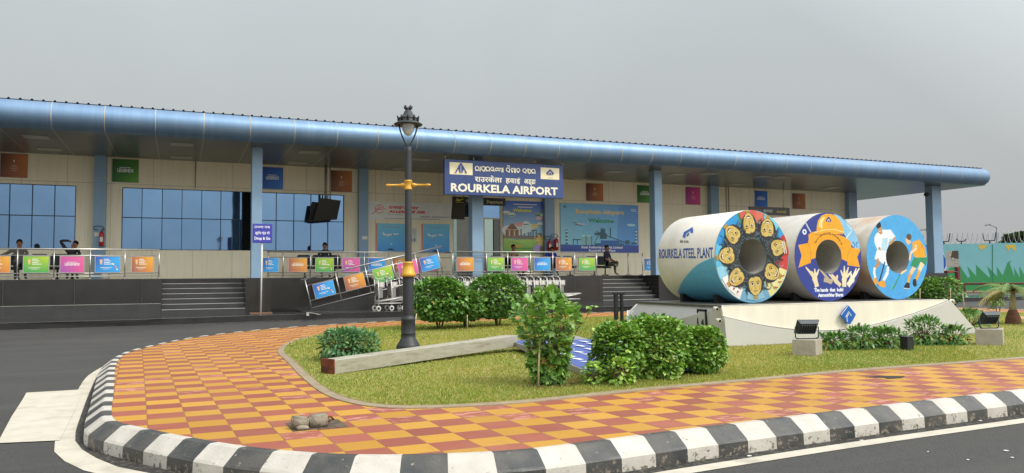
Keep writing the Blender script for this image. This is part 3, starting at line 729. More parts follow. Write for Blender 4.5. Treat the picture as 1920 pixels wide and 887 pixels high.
# ================================================================ THINGS ON THE TERMINAL
GR = {'green': ('#3a9a58', '#4aa64f', '#b9d23a', '#7fbf3f'), 'pink': ('#9a5aa8', '#e25a93', '#ee6aa0', '#d65a9c'), 'blue': ('#2f86c8', '#3aa0e0', '#45aef0', '#3f4fae'),
      'orange': ('#9a5c58', '#d98a3a', '#f4b03a', '#b5694a'), 'dgreen': ('#1f5a20', '#4f8a25', '#3a6a1c', '#1d4a1c'), 'brown': ('#5a3428', '#9a5a2a', '#a8682f', '#4a2a26'),
      'dblue': ('#1f4f9c', '#2a6ab8', '#2a5fae', '#23408c'), 'dpink': ('#8a2a6a', '#b8306a', '#c03a78', '#7a2a72')}
FRAME = mat('poster_frame', '#b8b6b0', 0.4, 0.4, var=0.05)
BACKB = mat('poster_board', '#8d8a82', 0.6)
def graphic(P, w, h, kind, col):
    g = GR[col]; P.poly([(0, 0), (w, 0), (w, h), (0, h)], list(g))
    wh = '#f0ece6' if col[0] != 'd' and col != 'brown' else '#c9d3c4'
    if kind == 'L':
        P.text('LEGENDS', w/2, h*.44, h*.15, wh, bold=.03, width=w*.62)
        P.rect(w*.27, h*.63, w*.70, h*.655, wh)
    elif kind == 'C':
        for i, (a, b_) in enumerate(((.42, .6), (.38, .66), (.36, .68), (.4, .62))): P.rect(w*a, h*(.5-.07*i), w*b_, h*(.508-.07*i), wh)
        P.poly([(w*.485, h*.64), (w*.515, h*.64), (w*.525, h*.74), (w*.475, h*.74)], wh)
    else:
        for i, (a, b_) in enumerate(((.34, .55), (.34, .62), (.34, .58), (.34, .7))): P.rect(w*a, h*(.80-.1*i), w*b_, h*(.84-.1*i), wh)
        P.rect(w*.2, h*.28, w*.66, h*.31, wh); P.rect(w*.3, h*.2, w*.55, h*.22, wh)
        P.poly([(w*.2, h*.5), (w*.26, h*.5), (w*.29, h*.8), (w*.17, h*.8)], '#e9c08a')
    if kind == 'B':
        for k in range(5): P.ell(w*(.68+.05*k), h*(.55-.09*k+.05*(k % 2)), w*.045, h*.04, ['#e8e070', '#f0f0e0', '#c06a90', '#e8b040', '#ffffff'][k], .5*k, 8)
def poster(name, label, x0, x1, z0, z1, Y, kind, col, group, frame=True):
    w, h = x1-x0, z1-z0
    o = MB().box(x0, x1, Y, Y+.025, z0, z1).build(name, BACKB)
    tag(o, label, 'poster', group)
    P = Paint((x0+.012, Y, z0+.012), (1, 0, 0), (0, 0, 1)); P.gain = 1.0 if frame else 1.6; graphic(P, w-.024, h-.024, kind, col); P.build('print', o)
    if frame:
        f = MB(); t = .018
        for a, b_, c_, d in ((x0, x1, z0, z0+t), (x0, x1, z1-t, z1), (x0, x0+t, z0+t, z1-t), (x1-t, x1, z0+t, z1-t)): f.box(a, b_, Y-.006, Y-.0005, c_, d)
        f.build('frame', FRAME, o)
    return o
G1 = 'square posters high on the cream wall'
for (a, b_, t, bt, kd, co, lb) in (
    (0, 52, 288, 333, 'C', 'brown', 'brown square poster high on the wall above the sitting man in grey'),
    (210, 260, 298.5, 342, 'L', 'dgreen', 'dark green square legends poster just right of the wall column with the extinguisher'),
    (491, 531, 313.5, 354.5, 'L', 'dblue', 'dark blue square legends poster beside the blue column behind the drop and go sign'),
    (620, 660, 320, 360, 'C', 'brown', 'brown orange square poster above and beside the hanging black screens'),
    (1099, 1131, 344, 377, 'C', 'brown', 'brown orange square poster above the steel plant welcome mural'),
    (1195, 1223, 347.5, 380, 'L', 'dgreen', 'green square legends poster partly behind the blue column next to the welcome mural'),
    (1286, 1313, 351, 383.5, 'C', 'dpink', 'pink square poster on the wall above the first painted steel coil'),
    (1415, 1439, 358, 388, 'L', 'dblue', 'blue square legends poster above the arrival sign'),
    (1486, 1510, 363, 392, 'C', 'brown', 'dark brown square poster on the wall nearest the building corner')):
    p0, p1 = atY(a, (t+bt)/2, YW-.03), atY(b_, (t+bt)/2, YW-.03)
    xc = (a+b_)/2; poster('wall_poster', lb, p0[0], p1[0], Z(bt, YW-.03, xc), Z(t, YW-.03, xc), YW-.03, kd, co, G1, False)

# railings
TR = 0.024
def railing(label, x0, x1, Y, z0, posts, rails=((.95, .027), (.75, .014), (.19, .014), (.095, .012)), frame=None):
    t = thing('railing', label, 'railing', (x0, Y, z0), 0, 'stainless railings along the terrace')
    for xx in posts:
        q = MB().tube([(xx, Y, z0), (xx, Y, z0+.93)], .021); q.tube([(xx, Y, z0), (xx, Y, z0+.02)], .05); q.build('post', STEEL, t)
    for i, (dz, r) in enumerate(rails):
        MB().tube([(x0, Y, z0+dz), (x1, Y, z0+dz)], r).build('handrail' if i == 0 else 'rail', STEEL, t)
    rehome(t); return t
YR = YF+.1
LP_ = [X(p, YR, 500) for p in (-105, -36, 32.6, 101, 169, 234, 298)]
railing('steel railing on the granite terrace with the sitting men behind it', X(-120, YR, 500), LP_[-1], YR, ZP, LP_)
YM = YB+.1
MP = [X(p, YM, 500) for p in (503, 531, 582, 633, 683, 729, 775, 820)]
railing('steel railing behind the sloping ramp handrail', X(500, YM, 500), X(845, YM, 480), YM, ZP, MP)
RP = [X(p, YR, 500) for p in (872, 912, 952, 994.7, 1036.5, 1077.6, 1118)]
railing('steel railing above the row of luggage trolleys', X(849, YR, 480), RP[-1], YR, ZP, [X(849, YR, 500)]+RP[1:])
GB = 'coloured banners on the terrace railings'
def rail_poster(a, b_, Y, kd, co, lb, t=480.5, bt=508.5):
    x0, x1 = X(a, Y-.04, 495), X(b_, Y-.04, 495); poster('railing_banner', lb, x0, x1, ZP+.20, ZP+.735, Y-.045, kd, co, GB)
rail_poster(-30, 20, YR, 'T', 'orange', 'brown orange banner cut by the picture edge on the terrace railing')
rail_poster(43, 92.5, YR, 'T', 'green', 'green banner on the railing between the two sitting men')
rail_poster(112, 158.5, YR, 'L', 'pink', 'pink legends banner below the man with his arm raised')
rail_poster(178, 226, YR, 'B', 'blue', 'blue banner on the railing under the red wall extinguisher')
rail_poster(246, 288, YR, 'T', 'orange', 'orange banner at the staircase end of the first railing')
rail_poster(492, 523, YM, 'T', 'blue', 'blue banner on the railing right next to the column behind the drop and go sign')
rail_poster(540, 576, YM, 'L', 'orange', 'orange legends banner between the blue and green banners behind the ramp foot')
rail_poster(591, 626, YM, 'B', 'green', 'green banner below the sitting person in the dark cap')
rail_poster(641, 675, YM, 'T', 'pink', 'pink banner on the upper railing above the ramp')
rail_poster(690, 722.5, YM, 'L', 'blue', 'blue legends banner on the upper railing, half hidden by the ramp handrail')
rail_poster(736, 766, YM, 'B', 'orange', 'orange banner on the upper railing just behind the lamp post')
rail_poster(783, 818, YM, 'L', 'pink', 'pink banner mostly covered by the highest blue ramp banner')
rail_poster(856, 888, YR, 'L', 'orange', 'orange legends banner beside the foot of the central blue column')
rail_poster(914, 946, YR, 'B', 'green', 'green banner just past the central blue column, above the bushes')
rail_poster(958, 990, YR, 'T', 'pink', 'pink banner in front of the person sitting under the temple mural')
rail_poster(1001, 1032, YR, 'L', 'blue', 'blue legends banner below the person in blue')
rail_poster(1042, 1072, YR, 'B', 'orange', 'orange banner second from the end of the railing near the seated man in camouflage trousers')
rail_poster(1085, 1116, YR, 'T', 'green', 'green banner at the end of the railing beside the man in camouflage trousers')
rail_poster(1208, 1232, YR+1.6, 'T', 'blue', 'dark blue banner on the barrier half hidden by the first steel coil')
# barrier behind the coil and rope posts
for a, lb in ((1178, 'slim queue post standing on the terrace nearer to the seated man'), (1205, 'slim queue post standing next to the dark blue banner')):
    x0 = X(a, 29.3, 510); q = thing('queue_post', lb, 'queue post', (x0, 29.3, ZP), 0, 'queue posts on the terrace')
    MB().tube([(x0, 29.3, ZP+.02), (x0, 29.3, ZP+.98)], .025).build('pole', STEEL, q)
    MB().lathe([(0, .05), (.06, .045), (.16, .02), (.17, 0)], (x0, 29.3, ZP), 16).build('base', STEEL, q); rehome(q)

# sloping ramp railing with its banners
t = thing('ramp_railing', 'sloping steel handrail rising along the black ramp to the terrace', 'railing', (4.1, YR, ZA), 0)
sl = math.atan2(.237, 1); ux, uz = (cos(sl), sin(sl)), (-sin(sl), cos(sl))
O_ = (float(atY(583, 577, YR)[0]), float(atY(583, 577, YR)[2])+.0)
def rpnt(a, b_): return (O_[0]+ux[0]*a+uz[0]*b_, O_[1]+ux[1]*a+uz[1]*b_)
Lr = 5.05
for a, b0, b1 in ((.02, .0, 1.02), (1.1, .0, 1.0), (2.18, 0, 1.0), (3.2, 0, 1.0), (4.1, 0, 1.0), (5.0, 0, .98)):
    p, q = rpnt(a, b0), rpnt(a, b1); MB().tube([(p[0], YR, p[1]), (q[0], YR, q[1])], .022).build('post', STEEL, t)
for j, (b0, r) in enumerate(((1.03, .028), (.79, .015), (.24, .015), (-.02, .02))):
    p, q = rpnt(-.12 if j == 0 else 0, b0), rpnt(Lr+.15, b0); MB().tube([(p[0], YR, p[1]), (q[0], YR, q[1])], r).build('handrail' if j == 0 else 'rail', STEEL, t)
rehome(t)
for a, kd, co, lb in ((.22, 'B', 'blue', 'blue banner at the foot of the sloping ramp railing'), (1.33, 'T', 'orange', 'orange banner second up the sloping ramp railing'), (2.4, 'B', 'green', 'green banner half way up the ramp behind the first trolleys'), (3.35, 'T', 'pink', 'pink banner on the ramp directly behind the lamp post'), (4.22, 'T', 'blue', 'blue banner tilted at the top of the ramp railing')):
    w, h = .74, .53; p = rpnt(a, .25)
    o = MB().obox((p[0]+ux[0]*w/2+uz[0]*h/2, YR-.03, p[1]+ux[1]*w/2+uz[1]*h/2), (ux[0]*w/2, 0, ux[1]*w/2), (0, .006, 0), (uz[0]*h/2, 0, uz[1]*h/2)).build('railing_banner', FRAME)
    tag(o, lb, 'poster', 'banners on the sloping ramp railing')
    P = Paint((p[0]+ux[0]*.015+uz[0]*.015, YR-.036, p[1]+ux[1]*.015+uz[1]*.015), (ux[0], 0, ux[1]), (uz[0], 0, uz[1])); graphic(P, w-.03, h-.03, kd, co); P.build('print', o)

# big hanging airport name board
YS = 26.95
sx0, sx1 = X(833.5, YS, 330), X(1056, YS, 340); sz1, sz0 = Z(299, YS, 850), Z(364.5, YS, 845)
nb = thing('airport_name_board', 'large hanging blue board reading ROURKELA AIRPORT in three scripts', 'sign', (sx0, YS, sz0))
MB().box(sx0, sx1, YS, YS+.16, sz0, sz1).build('board', mat('sign_blue', '#364a7e', 0.4, var=0.14, scale=3, stretch=(1, 1, .3)), nb, bevel=.01)
P = Paint((sx0, YS, sz0), (1, 0, 0), (0, 0, 1)); W_, H_ = sx1-sx0, sz1-sz0
cr = '#efe3bd'
P.rect(W_*.04, H_*.575, W_*.225, H_*.92, cr); P.rect(W_*.80, H_*.56, W_*.965, H_*.91, cr)
P.text('ROURKELA AIRPORT', W_*.5, H_*.10, H_*.225, '#f2ead0', bold=.035, width=W_*.90)
P.text('राउरकेला', W_*.355, H_*.40, H_*.15, '#f2ead0', bold=.022, width=W_*.225); P.text('हवाई', W_*.56, H_*.40, H_*.15, '#f2ead0', bold=.022, width=W_*.125); P.text('अड्डा', W_*.705, H_*.40, H_*.15, '#f2ead0', bold=.022, width=W_*.10)
wd = ['ra', 'aa', 'u', 'ra', 'ka', 'e', 'la', 'aa', ' ', 'ba', 'i', 'ma', 'aa', 'na', ' ', 'ba', 'nda', 'ra']
hh = H_*.15; k_ = W_*.51/odia_len(wd, hh); odia(P, wd, W_*.245, H_*.70, hh*min(1.1, k_), '#f2ead0', .19)
cx, cy = W_*.13, H_*.75
P.poly([(cx-.05*W_, cy-.13*H_), (cx-.012*W_, cy+.11*H_), (cx-.004*W_, cy+.11*H_), (cx-.004*W_, cy-.13*H_), (cx-.012*W_, cy-.13*H_), (cx-.016*W_, cy-.02*H_), (cx-.03*W_, cy-.05*H_), (cx-.036*W_, cy-.13*H_)], '#39458f')
P.poly([(cx+.05*W_, cy-.13*H_), (cx+.036*W_, cy-.13*H_), (cx+.03*W_, cy-.05*H_), (cx+.016*W_, cy-.02*H_), (cx+.012*W_, cy-.13*H_), (cx+.004*W_, cy-.13*H_), (cx+.004*W_, cy+.11*H_), (cx+.012*W_, cy+.11*H_)], '#39458f')
P.ell(cx, cy+.13*H_, .009*W_, .03*H_, '#39458f')
diamond_logo(P, W_*.882, H_*.75, H_*.12, '#39458f', cr, 1.1); P.text('सेल SAIL', W_*.885, H_*.585, H_*.03, '#7a6a50')
P.build('lettering', nb)
for a, yy in ((835, 298), (888, 300), (1002.5, 305), (1055, 308)):
    xx = X(a, YS+.08, yy); MB().tube([(xx, YS+.08, sz1), (xx, YS+.08, ZS)], .018).build('hanger_rod', STEEL, nb)
rehome(nb)

# departure and arrival signs hung under the soffit
def hung_sign(label, px0, px1, pt, pb, Y, fn, rods):
    x0, x1 = X(px0, Y, pt), X(px1, Y, pb); z1, z0 = Z(pt, Y, px0), Z(pb, Y, px0)
    s_ = thing('direction_sign', label, 'sign', (x0, Y, z0)); MB().box(x0, x1, Y, Y+.08, z0, z1).build('sign_box', mat('sign_charcoal', '#35352f', 0.35, var=0.08), s_, bevel=.006)
    P = Paint((x0, Y, z0), (1, 0, 0), (0, 0, 1)); fn(P, x1-x0, z1-z0); P.build('lettering', s_)
    for r in rods: xx = x0+(x1-x0)*r; MB().tube([(xx, Y+.04, z1), (xx, Y+.04, ZS)], .02).build('hanger_rod', STEEL, s_)
    rehome(s_)
def dep(P, w, h):
    P.poly([(w*.05, h*.45), (w*.12, h*.42), (w*.21, h*.72), (w*.19, h*.78), (w*.12, h*.6), (w*.09, h*.78), (w*.07, h*.78), (w*.08, h*.55)], '#d8c23a'); P.rect(w*.06, h*.25, w*.2, h*.3, '#d8c23a')
    odia(P, ['pa', 'ra', 'nda', 'aa', 'na'], w*.25, h*.3, h*.4, '#e6e2d6', .14)
    P.text('Departure', w*.79, h*.28, h*.42, '#d6d2a8', bold=.02, width=w*.30)
hung_sign('dark hanging sign with a take-off symbol reading Departure', 848.5, 948, 368.5, 383, 29.6, dep, (.05, .97))
def arv(P, w, h):
    P.rect(w*.12, h*.3, w*.3, h*.7, '#5a5a50'); P.text('आगमन', w*.45, h*.3, h*.4, '#e6e2d6', bold=.01); P.text('Arrival', w*.78, h*.3, h*.4, '#c9b93a', bold=.02)
hung_sign('dark hanging Arrival sign behind the painted coils', 1405, 1481, 387, 402, 29.6, arv, (.14, .86))
# standing blue sign
sp = atZ(489, 585, ZA); q = thing('drop_and_go_sign', 'small blue sign on a white pole reading Drop & Go', 'sign', tuple(sp))
Yq = float(sp[1]); Yq = min(Yq, 26.9); px_ = X(489, Yq, 585); 
q.location = (px_, Yq, ZA)
MB().tube([(px_, Yq, ZA), (X(491.5, Yq, 456), Yq, Z(440, Yq, 491))], .028).build('pole', WHITEP, q)
MB().box(px_-.35, px_+.35, Yq-.22, Yq+.22, ZA+.001, ZA+.03).build('base_plate', mat('rusty_plate', '#7a5a45', .8), q)
bx0, bx1, bz0, bz1 = X(473.5, Yq-.06, 440), X(510.5, Yq-.06, 440), Z(455.5, Yq-.06, 491), Z(419.5, Yq-.06, 491)
MB().box(bx0, bx1, Yq-.06, Yq-.03, bz0, bz1).build('sign_plate', mat('sign_violet_blue', '#3d3fa3', .4, var=.05), q, bevel=.02)
P = Paint((bx0, Yq-.06, bz0), (1, 0, 0), (0, 0, 1)); w, h = bx1-bx0, bz1-bz0
P.text('Drop & Go', w/2, h*.17, h*.15, '#f0eef5', bold=.03, width=w*.80); P.text('ड्रॉप एंड गो', w/2, h*.45, h*.13, '#f0eef5', bold=.02, width=w*.74)
od = ['ra', 'pa', 'e', 'nda', ' ', 'ka', 'ga', 'aa']; hz = h*.12; odia(P, od, w*.1, h*.76, hz*w*.78/odia_len(od, hz), '#f0eef5', .15)
P.build('lettering', q); rehome(q)

# airline office board and its two posters
def wall_board(name, label, cat, px0, px1, pt0, pb0, Y=YW-.04, fill='#ecece4', fn=None, grp=None, depth=.035):
    x0, x1 = X(px0, Y, (pt0+pb0)/2), X(px1, Y, (pt0+pb0)/2); z1, z0 = Z(pt0, Y, px0), Z(pb0, Y, px0)
    o = MB().box(x0, x1, Y, Y+depth, z0, z1).build(name, mat('board_'+fill[1:], fill, .45, var=.06, scale=2)); tag(o, label, cat, grp)
    P = Paint((x0, Y, z0), (1, 0, 0), (0, 0, 1)); P.gain = 1.65; fn(P, x1-x0, z1-z0); P.build('print', o); return o
def alli(P, w, h):
    cx, cy, r = w*.13, h*.58, h*.25
    for a in range(3): P.line(arc(cx, cy, r*(1-.02*a), 20+a*10, 330, 16, r*.95), h*.02, '#b8242c')
    P.line([(cx-r*1.7, cy-r*1.2), (cx-r*.5, cy-r*.2), (cx+r*1.4, cy+r*.1)], h*.035, '#b8242c'); P.line([(cx-r*.9, cy-r*.1), (cx+r*.9, cy+r*.5)], h*.03, '#b8242c'); P.line([(cx-r*.4, cy+r*.2), (cx+r*.1, cy+r*.9)], h*.03, '#b8242c')
    P.text('एलाइंस एयर', w*.42, h*.62, h*.15, '#b8242c', bold=.03, width=w*.36, shear=.3); P.text('ALLIANCE AIR', w*.45, h*.40, h*.13, '#b8242c', bold=.05, width=w*.44, shear=.3)
    P.text('Connecting India', w*.31, h*.27, h*.05, '#3a3a3a', width=w*.18); P.text('आरक्षण | RESERVATION', w*.97, h*.16, h*.09, '#3a3a3a', 'r', width=w*.36)
    P.rect(w*.18, h*.065, w*.85, h*.085, '#4a4a4a')
wall_board('airline_board', 'long white airline board reading ALLIANCE AIR in red', 'sign', 690.5, 847, 377, 411, fn=alli)
def flyp(P, w, h):
    P.poly([(0, 0), (w, 0), (w, h), (0, h)], ['#3a7fb8', '#3579b5', '#63a8c0', '#6aa9bd'])
    P.rect(0, 0, w*.05, h, '#b9705e'); P.rect(w*.22, h*.86, w*.8, h*.88, '#7c7f88')
    P.line([(w*.25, h*.58), (w*.5, h*.60), (w*.78, h*.63)], [h*.02, h*.05, h*.03], '#c9d0ce'); P.poly([(w*.25, h*.58), (w*.2, h*.68), (w*.26, h*.66), (w*.32, h*.6)], '#b9c4c4')
    P.poly([(w*.45, h*.6), (w*.52, h*.6), (w*.38, h*.52), (w*.33, h*.52)], '#aab4b4'); P.ell(w*.56, h*.60, w*.03, h*.02, '#7a4038', n=8)
    P.ell(w*.5, h*.04, w*.12, h*.06, '#2a3038', 0, 12, 0, pi); P.ell(w*.52, h*.26, w*.03, h*.022, '#dfe8ea', n=8)
wall_board('airline_poster', 'blue aeroplane poster partly behind the lamp post, under the airline board', 'poster', 705, 760, 418.5, 471, fn=flyp, grp='aeroplane posters under the airline board')
wall_board('airline_poster', 'blue aeroplane poster under the airline board nearest the glass entrance', 'poster', 790.5, 843, 419.5, 474, fn=flyp, grp='aeroplane posters under the airline board')
def notice(P, w, h):
    for k in range(4): P.rect(w*.15, h*(.82-.06*k), w*.8, h*(.84-.06*k), '#8a97a0')
    P.rect(w*.15, h*.1, w*.35, h*.25, '#5a5f70'); P.rect(w*.55, h*.1, w*.8, h*.3, '#5a5f70')
wall_board('paper_notice', 'white paper notice pinned between the two aeroplane posters', 'notice', 769, 781, 428, 455, fill='#d2d0c8', fn=notice, depth=.012)

# temple mural and steel plant mural
def temple(P, w, h):
    P.poly([(0, 0), (w, 0), (w, h), (0, h)], ['#7ba04a', '#6f9a48', '#2c4f9e', '#2c4f9e'])
    P.poly([(0, h*.28), (w, h*.28), (w, h), (0, h)], ['#9cc0da', '#8cb6d8', '#2a50a6', '#2a50a6'])
    P.ell(w*.25, h*.45, w*.3, h*.1, '#c3d2d8', n=14); P.ell(w*.5, h*.5, w*.2, h*.09, '#b3cbdc', n=14)
    P.poly([(0, 0), (w, 0), (w, h*.26), (w*.6, h*.285), (w*.3, h*.26), (0, h*.30)], ['#5d8f3f', '#5d8f3f', '#8fae55', '#93b355', '#93b355', '#8aa94e'])
    P.poly([(0, h*.29), (w, h*.27), (w, h*.34), (0, h*.35)], '#75685a')
    P.poly([(w*.05, h*.33), (w*.34, h*.33), (w*.34, h*.45), (w*.26, h*.53), (w*.24, h*.57), (w*.16, h*.57), (w*.13, h*.53), (w*.05, h*.45)], '#8a6a52')
    for k in range(5): P.rect(w*(.07+.055*k), h*.34, w*(.09+.055*k), h*.44, '#cfae8a' if k % 2 else '#5a4638')
    P.line([(w*.06, h*.46), (w*.33, h*.46)], h*.012, '#c9a88a'); P.ell(w*.2, h*.5, w*.09, h*.04, '#6f5242', n=12)
    for a, hh_ in ((.38, .14), (.45, .06), (.55, .08), (.6, .09), (.65, .12), (.72, .10)): P.rect(w*a, h*.33, w*(a+.025), h*(.33+hh_), '#4f5a66')
    P.rect(w*.62, h*.44, w*.75, h*.46, '#4f5a66')
    P.text('Welcome', w*.42, h*.80, h*.055, '#e0c23e', bold=.05, width=w*.42); P.rect(w*.22, h*.93, w*.75, h*.945, '#cfd5e8'); P.rect(w*.32, h*.88, w*.66, h*.895, '#cfd5e8')
    for cx, cy, c1, c2 in ((.07, .77, '#c8d2c8', '#5f8a5a'), (.19, .74, '#b9c9b8', '#4f6f52'), (.35, .56, '#d98a7a', '#d98a7a'), (.5, .58, '#e2e2da', '#5f6a6a'), (.7, .53, '#dcb26a', '#dcb26a'), (.83, .57, '#d5dccb', '#4f6f5a'), (.78, .76, '#6f8a7a', '#3f5f4a'), (.9, .74, '#a9c0b0', '#5f8a7a'), (.8, .68, '#d9a0a0', '#d9a0a0')):
        P.ell(w*cx, h*cy, w*.085, h*.045, c1, n=6); P.ell(w*cx, h*(cy-.012), w*.07, h*.02, c2, 0, 8, pi, 2*pi)
    P.text('Odisha', w*.26, h*.13, h*.055, '#c79a3a', bold=.04, width=w*.3); P.rect(w*.26, h*.095, w*.62, h*.11, '#3f7a3a')
    P.ell(w*.78, h*.10, w*.13, h*.09, '#9a86b0', n=12); P.ell(w*.88, h*.08, w*.08, h*.08, '#6a5a48', n=10)
    P.poly([(w*.72, h*.3), (w*.86, h*.36), (w*.9, h*.28), (w*.86, h*.18), (w*.78, h*.16)], '#c9a860'); P.ell(w*.8, h*.36, w*.05, h*.04, '#3a2a22', n=10); P.ell(w*.79, h*.35, w*.035, h*.03, '#c9976a', n=10)
    P.line([(w*.86, h*.24), (w*.76, h*.27), (w*.69, h*.24), (w*.7, h*.33)], w*.025, '#d8b070')
wall_board('temple_mural', 'tall mural with a domed temple and dancer reading Welcome', 'mural', 943.5, 1027, 376, 476, fill='#4a5a6a', fn=temple)
def plant(P, w, h):
    P.poly([(0, 0), (w, 0), (w, h), (0, h)], ['#6f9fc0', '#4f86bd', '#4a7cb5', '#6a9ec4'])
    P.poly([(0, h*.15), (w*.7, h*.15), (w*.75, h), (0, h)], ['#7fb3c6', '#6ea6c8', '#5a90c4', '#6fa5c6'])
    P.poly([(0, 0), (w, 0), (w, h*.15), (w*.6, h*.17), (w*.3, h*.15), (0, h*.16)], ['#2d3f86']*3+['#38518f']*3)
    P.text('Rourkela Airport', w*.5, h*.80, h*.085, '#c9ab78', bold=.05, width=w*.62); P.text('Welcome', w*.51, h*.62, h*.085, '#2f7d4c', bold=.04, width=w*.33)
    P.text('Steel Authority of India Limited', w*.52, h*.085, h*.05, '#e6eaf0', bold=.03, width=w*.53); P.text('Rourkela Steel Plant', w*.52, h*.02, h*.045, '#e6eaf0', bold=.03, width=w*.34)
    diamond_logo(P, w*.055, h*.92, h*.04, '#2a3550', '#8fb8cc', 1.0)
    d = '#345664'
    for a, b_, z0, z1 in ((.06, .085, .16, .46), (.62, .635, .3, .52), (.955, .975, .2, .48), (.15, .16, .16, .28), (.15, .25, .25, .27), (.2, .21, .16, .26), (.49, .58, .28, .4), (.42, .5, .36, .4), (.5, .56, .4, .48), (.82, .88, .17, .26), (.9, .97, .17, .22), (.7, .74, .16, .24)): P.rect(w*a, h*z0, w*b_, h*z1, d)
    for a in (.26, .33): P.rect(w*a, h*.15, w*(a+.045), h*.34, '#7fa7a8'); P.ell(w*(a+.022), h*.34, w*.0225, h*.02, '#9fc2c0', n=10); P.rect(w*(a+.05), h*.15, w*(a+.06), h*.33, '#54645a')
    for k in range(4): P.rect(w*.06, h*(.2+.07*k), w*.085, h*(.23+.07*k), '#9fc4cf'); P.rect(w*.955, h*(.22+.07*k), w*.975, h*(.25+.07*k), '#c9d9e0')
    P.line([(w*.44, h*.43), (w*.56, h*.36), (w*.84, h*.20)], h*.018, d); P.line([(w*.42, h*.2), (w*.48, h*.38), (w*.54, h*.5)], h*.014, d); P.line([(w*.5, h*.5), (w*.56, h*.49)], h*.012, d)
    for k in range(6): P.line([(w*(.5+.05*k), h*.15), (w*(.52+.05*k), h*.24)], h*.01, d)
    P.rect(w*.42, h*.15, w*.8, h*.19, '#33597a'); P.rect(w*.5, h*.17, w*.72, h*.25, '#2f5a94')
    P.line([(w*.15, h*.62), (w*.21, h*.575), (w*.27, h*.545)], [h*.01, h*.03, h*.012], '#6a5f68'); P.poly([(w*.18, h*.585), (w*.21, h*.60), (w*.33, h*.575), (w*.24, h*.565)], '#b8c6d0'); P.poly([(w*.17, h*.545), (w*.2, h*.59), (w*.23, h*.57)], '#7a6a72')
    P.ell(w*.9, h*.58, w*.06, h*.03, '#94b9d0', n=10); P.rect(w*.9, h*.9, w*.96, h*.92, '#b8ccd8'); P.rect(w*.9, h*.87, w*.97, h*.885, '#b8ccd8')
wall_board('steel_plant_mural', 'wide blue mural of a steel plant with an aeroplane reading Welcome', 'mural', 1051, 1197, 380.5, 473, fill='#6a8aa0', fn=plant)

# hanging display screens
def screen(label, pts, Y, rods, grp='black display screens hung from the ceiling', tilt=.12):
    P4 = [atY(x, y, Y) for x, y in pts]; c = sum(P4)/4
    t = thing('display_screen', label, 'screen', tuple(c), 0, grp)
    vs = [tuple(p) for p in P4]; dn = [(0, 0, 0)]*4
    yy = [-tilt if i in (0, 1) else 0 for i in range(4)]
    f = [(v[0], v[1]+d, v[2]) for v, d in zip(vs, [.16, .16, 0, 0])]; bk = [(v[0]+.02, v[1]+.09, v[2]) for v in f]
    MB().add(f+bk, [(0, 1, 2, 3), (7, 6, 5, 4), (0, 4, 5, 1), (1, 5, 6, 2), (2, 6, 7, 3), (3, 7, 4, 0)]).build('housing', mat('screen_black_plastic', '#17181a', .35, var=.05), t)
    g = [Vector(c)+(Vector(v)-Vector(c))*.93+Vector((0, -.004+d, 0)) for v, d in zip(vs, [.16, .16, 0, 0])]
    for r in rods: xx = X(r, Y+.1, 380); MB().tube([(xx, Y+.1, c[2]+.2), (xx, Y+.1, ZS)], .03).build('ceiling_pipe', mat('grey_pipe', '#9c978a', .5, .2), t)
    rehome(t)
screen('black screen hanging in front, tilted, from two pipes beside the brown poster', [(600, 371), (639, 376), (633, 411), (588, 414)][::-1], 31.1, (612, 619))
screen('black screen hanging just behind the other near the brown poster', [(586, 381), (603, 380), (603, 413), (579, 414.5)][::-1], 31.35, (609.5,))
screen('black screen hanging above the glass entrance beside the departure sign', [(849, 372), (873, 378), (873, 411), (848, 410)][::-1], 30.2, (852, 870))

# fire extinguishers
REDP = mat('extinguisher_red', '#b5202a', .3, var=.06)
def extinguisher(label, px, py0, py1, Y, r=.085):
    x0 = X(px, Y, (py0+py1)/2); z0, z1 = Z(py1, Y, px), Z(py0, Y, px); h = z1-z0
    t = thing('fire_extinguisher', label, 'extinguisher', (x0, Y, z0), 0, 'red fire extinguishers on the wall columns')
    MB().lathe([(0, 0), (r, .01), (r, h*.82), (r*.7, h*.93), (r*.3, h), (0, h)], (x0, Y, z0), 16).build('cylinder_body', REDP, t)
    MB().box(x0-.05, x0+.05, Y-r-.002, Y-r+.01, z0+h*.3, z0+h*.62).build('paper_label', WHITEP, t)
    v = MB(); v.tube([(x0, Y, z0+h), (x0, Y, z0+h+.06)], .02); v.tube([(x0, Y, z0+h+.05), (x0+.12, Y, z0+h+.08)], .012)
    v.build('valve', BLACKP, t)
    MB().tube([(x0, Y, z0+h+.04)]+[(x0-.10+.17*cos(a), Y-.03, z0+h+.12+.08*sin(a)) for a in np.linspace(-.6, 4.6, 12)], .014, 6).build('hose', BLACKP, t); rehome(t)
extinguisher('red fire extinguisher alone on the blue column behind the first railing', 190.5, 434, 462, YW-.42)
extinguisher('smaller red fire extinguisher closer to the temple mural', 1030, 451, 470, YW-.42, .09)
extinguisher('larger red fire extinguisher closer to the steel plant mural', 1043, 447, 470, YW-.5, .11)

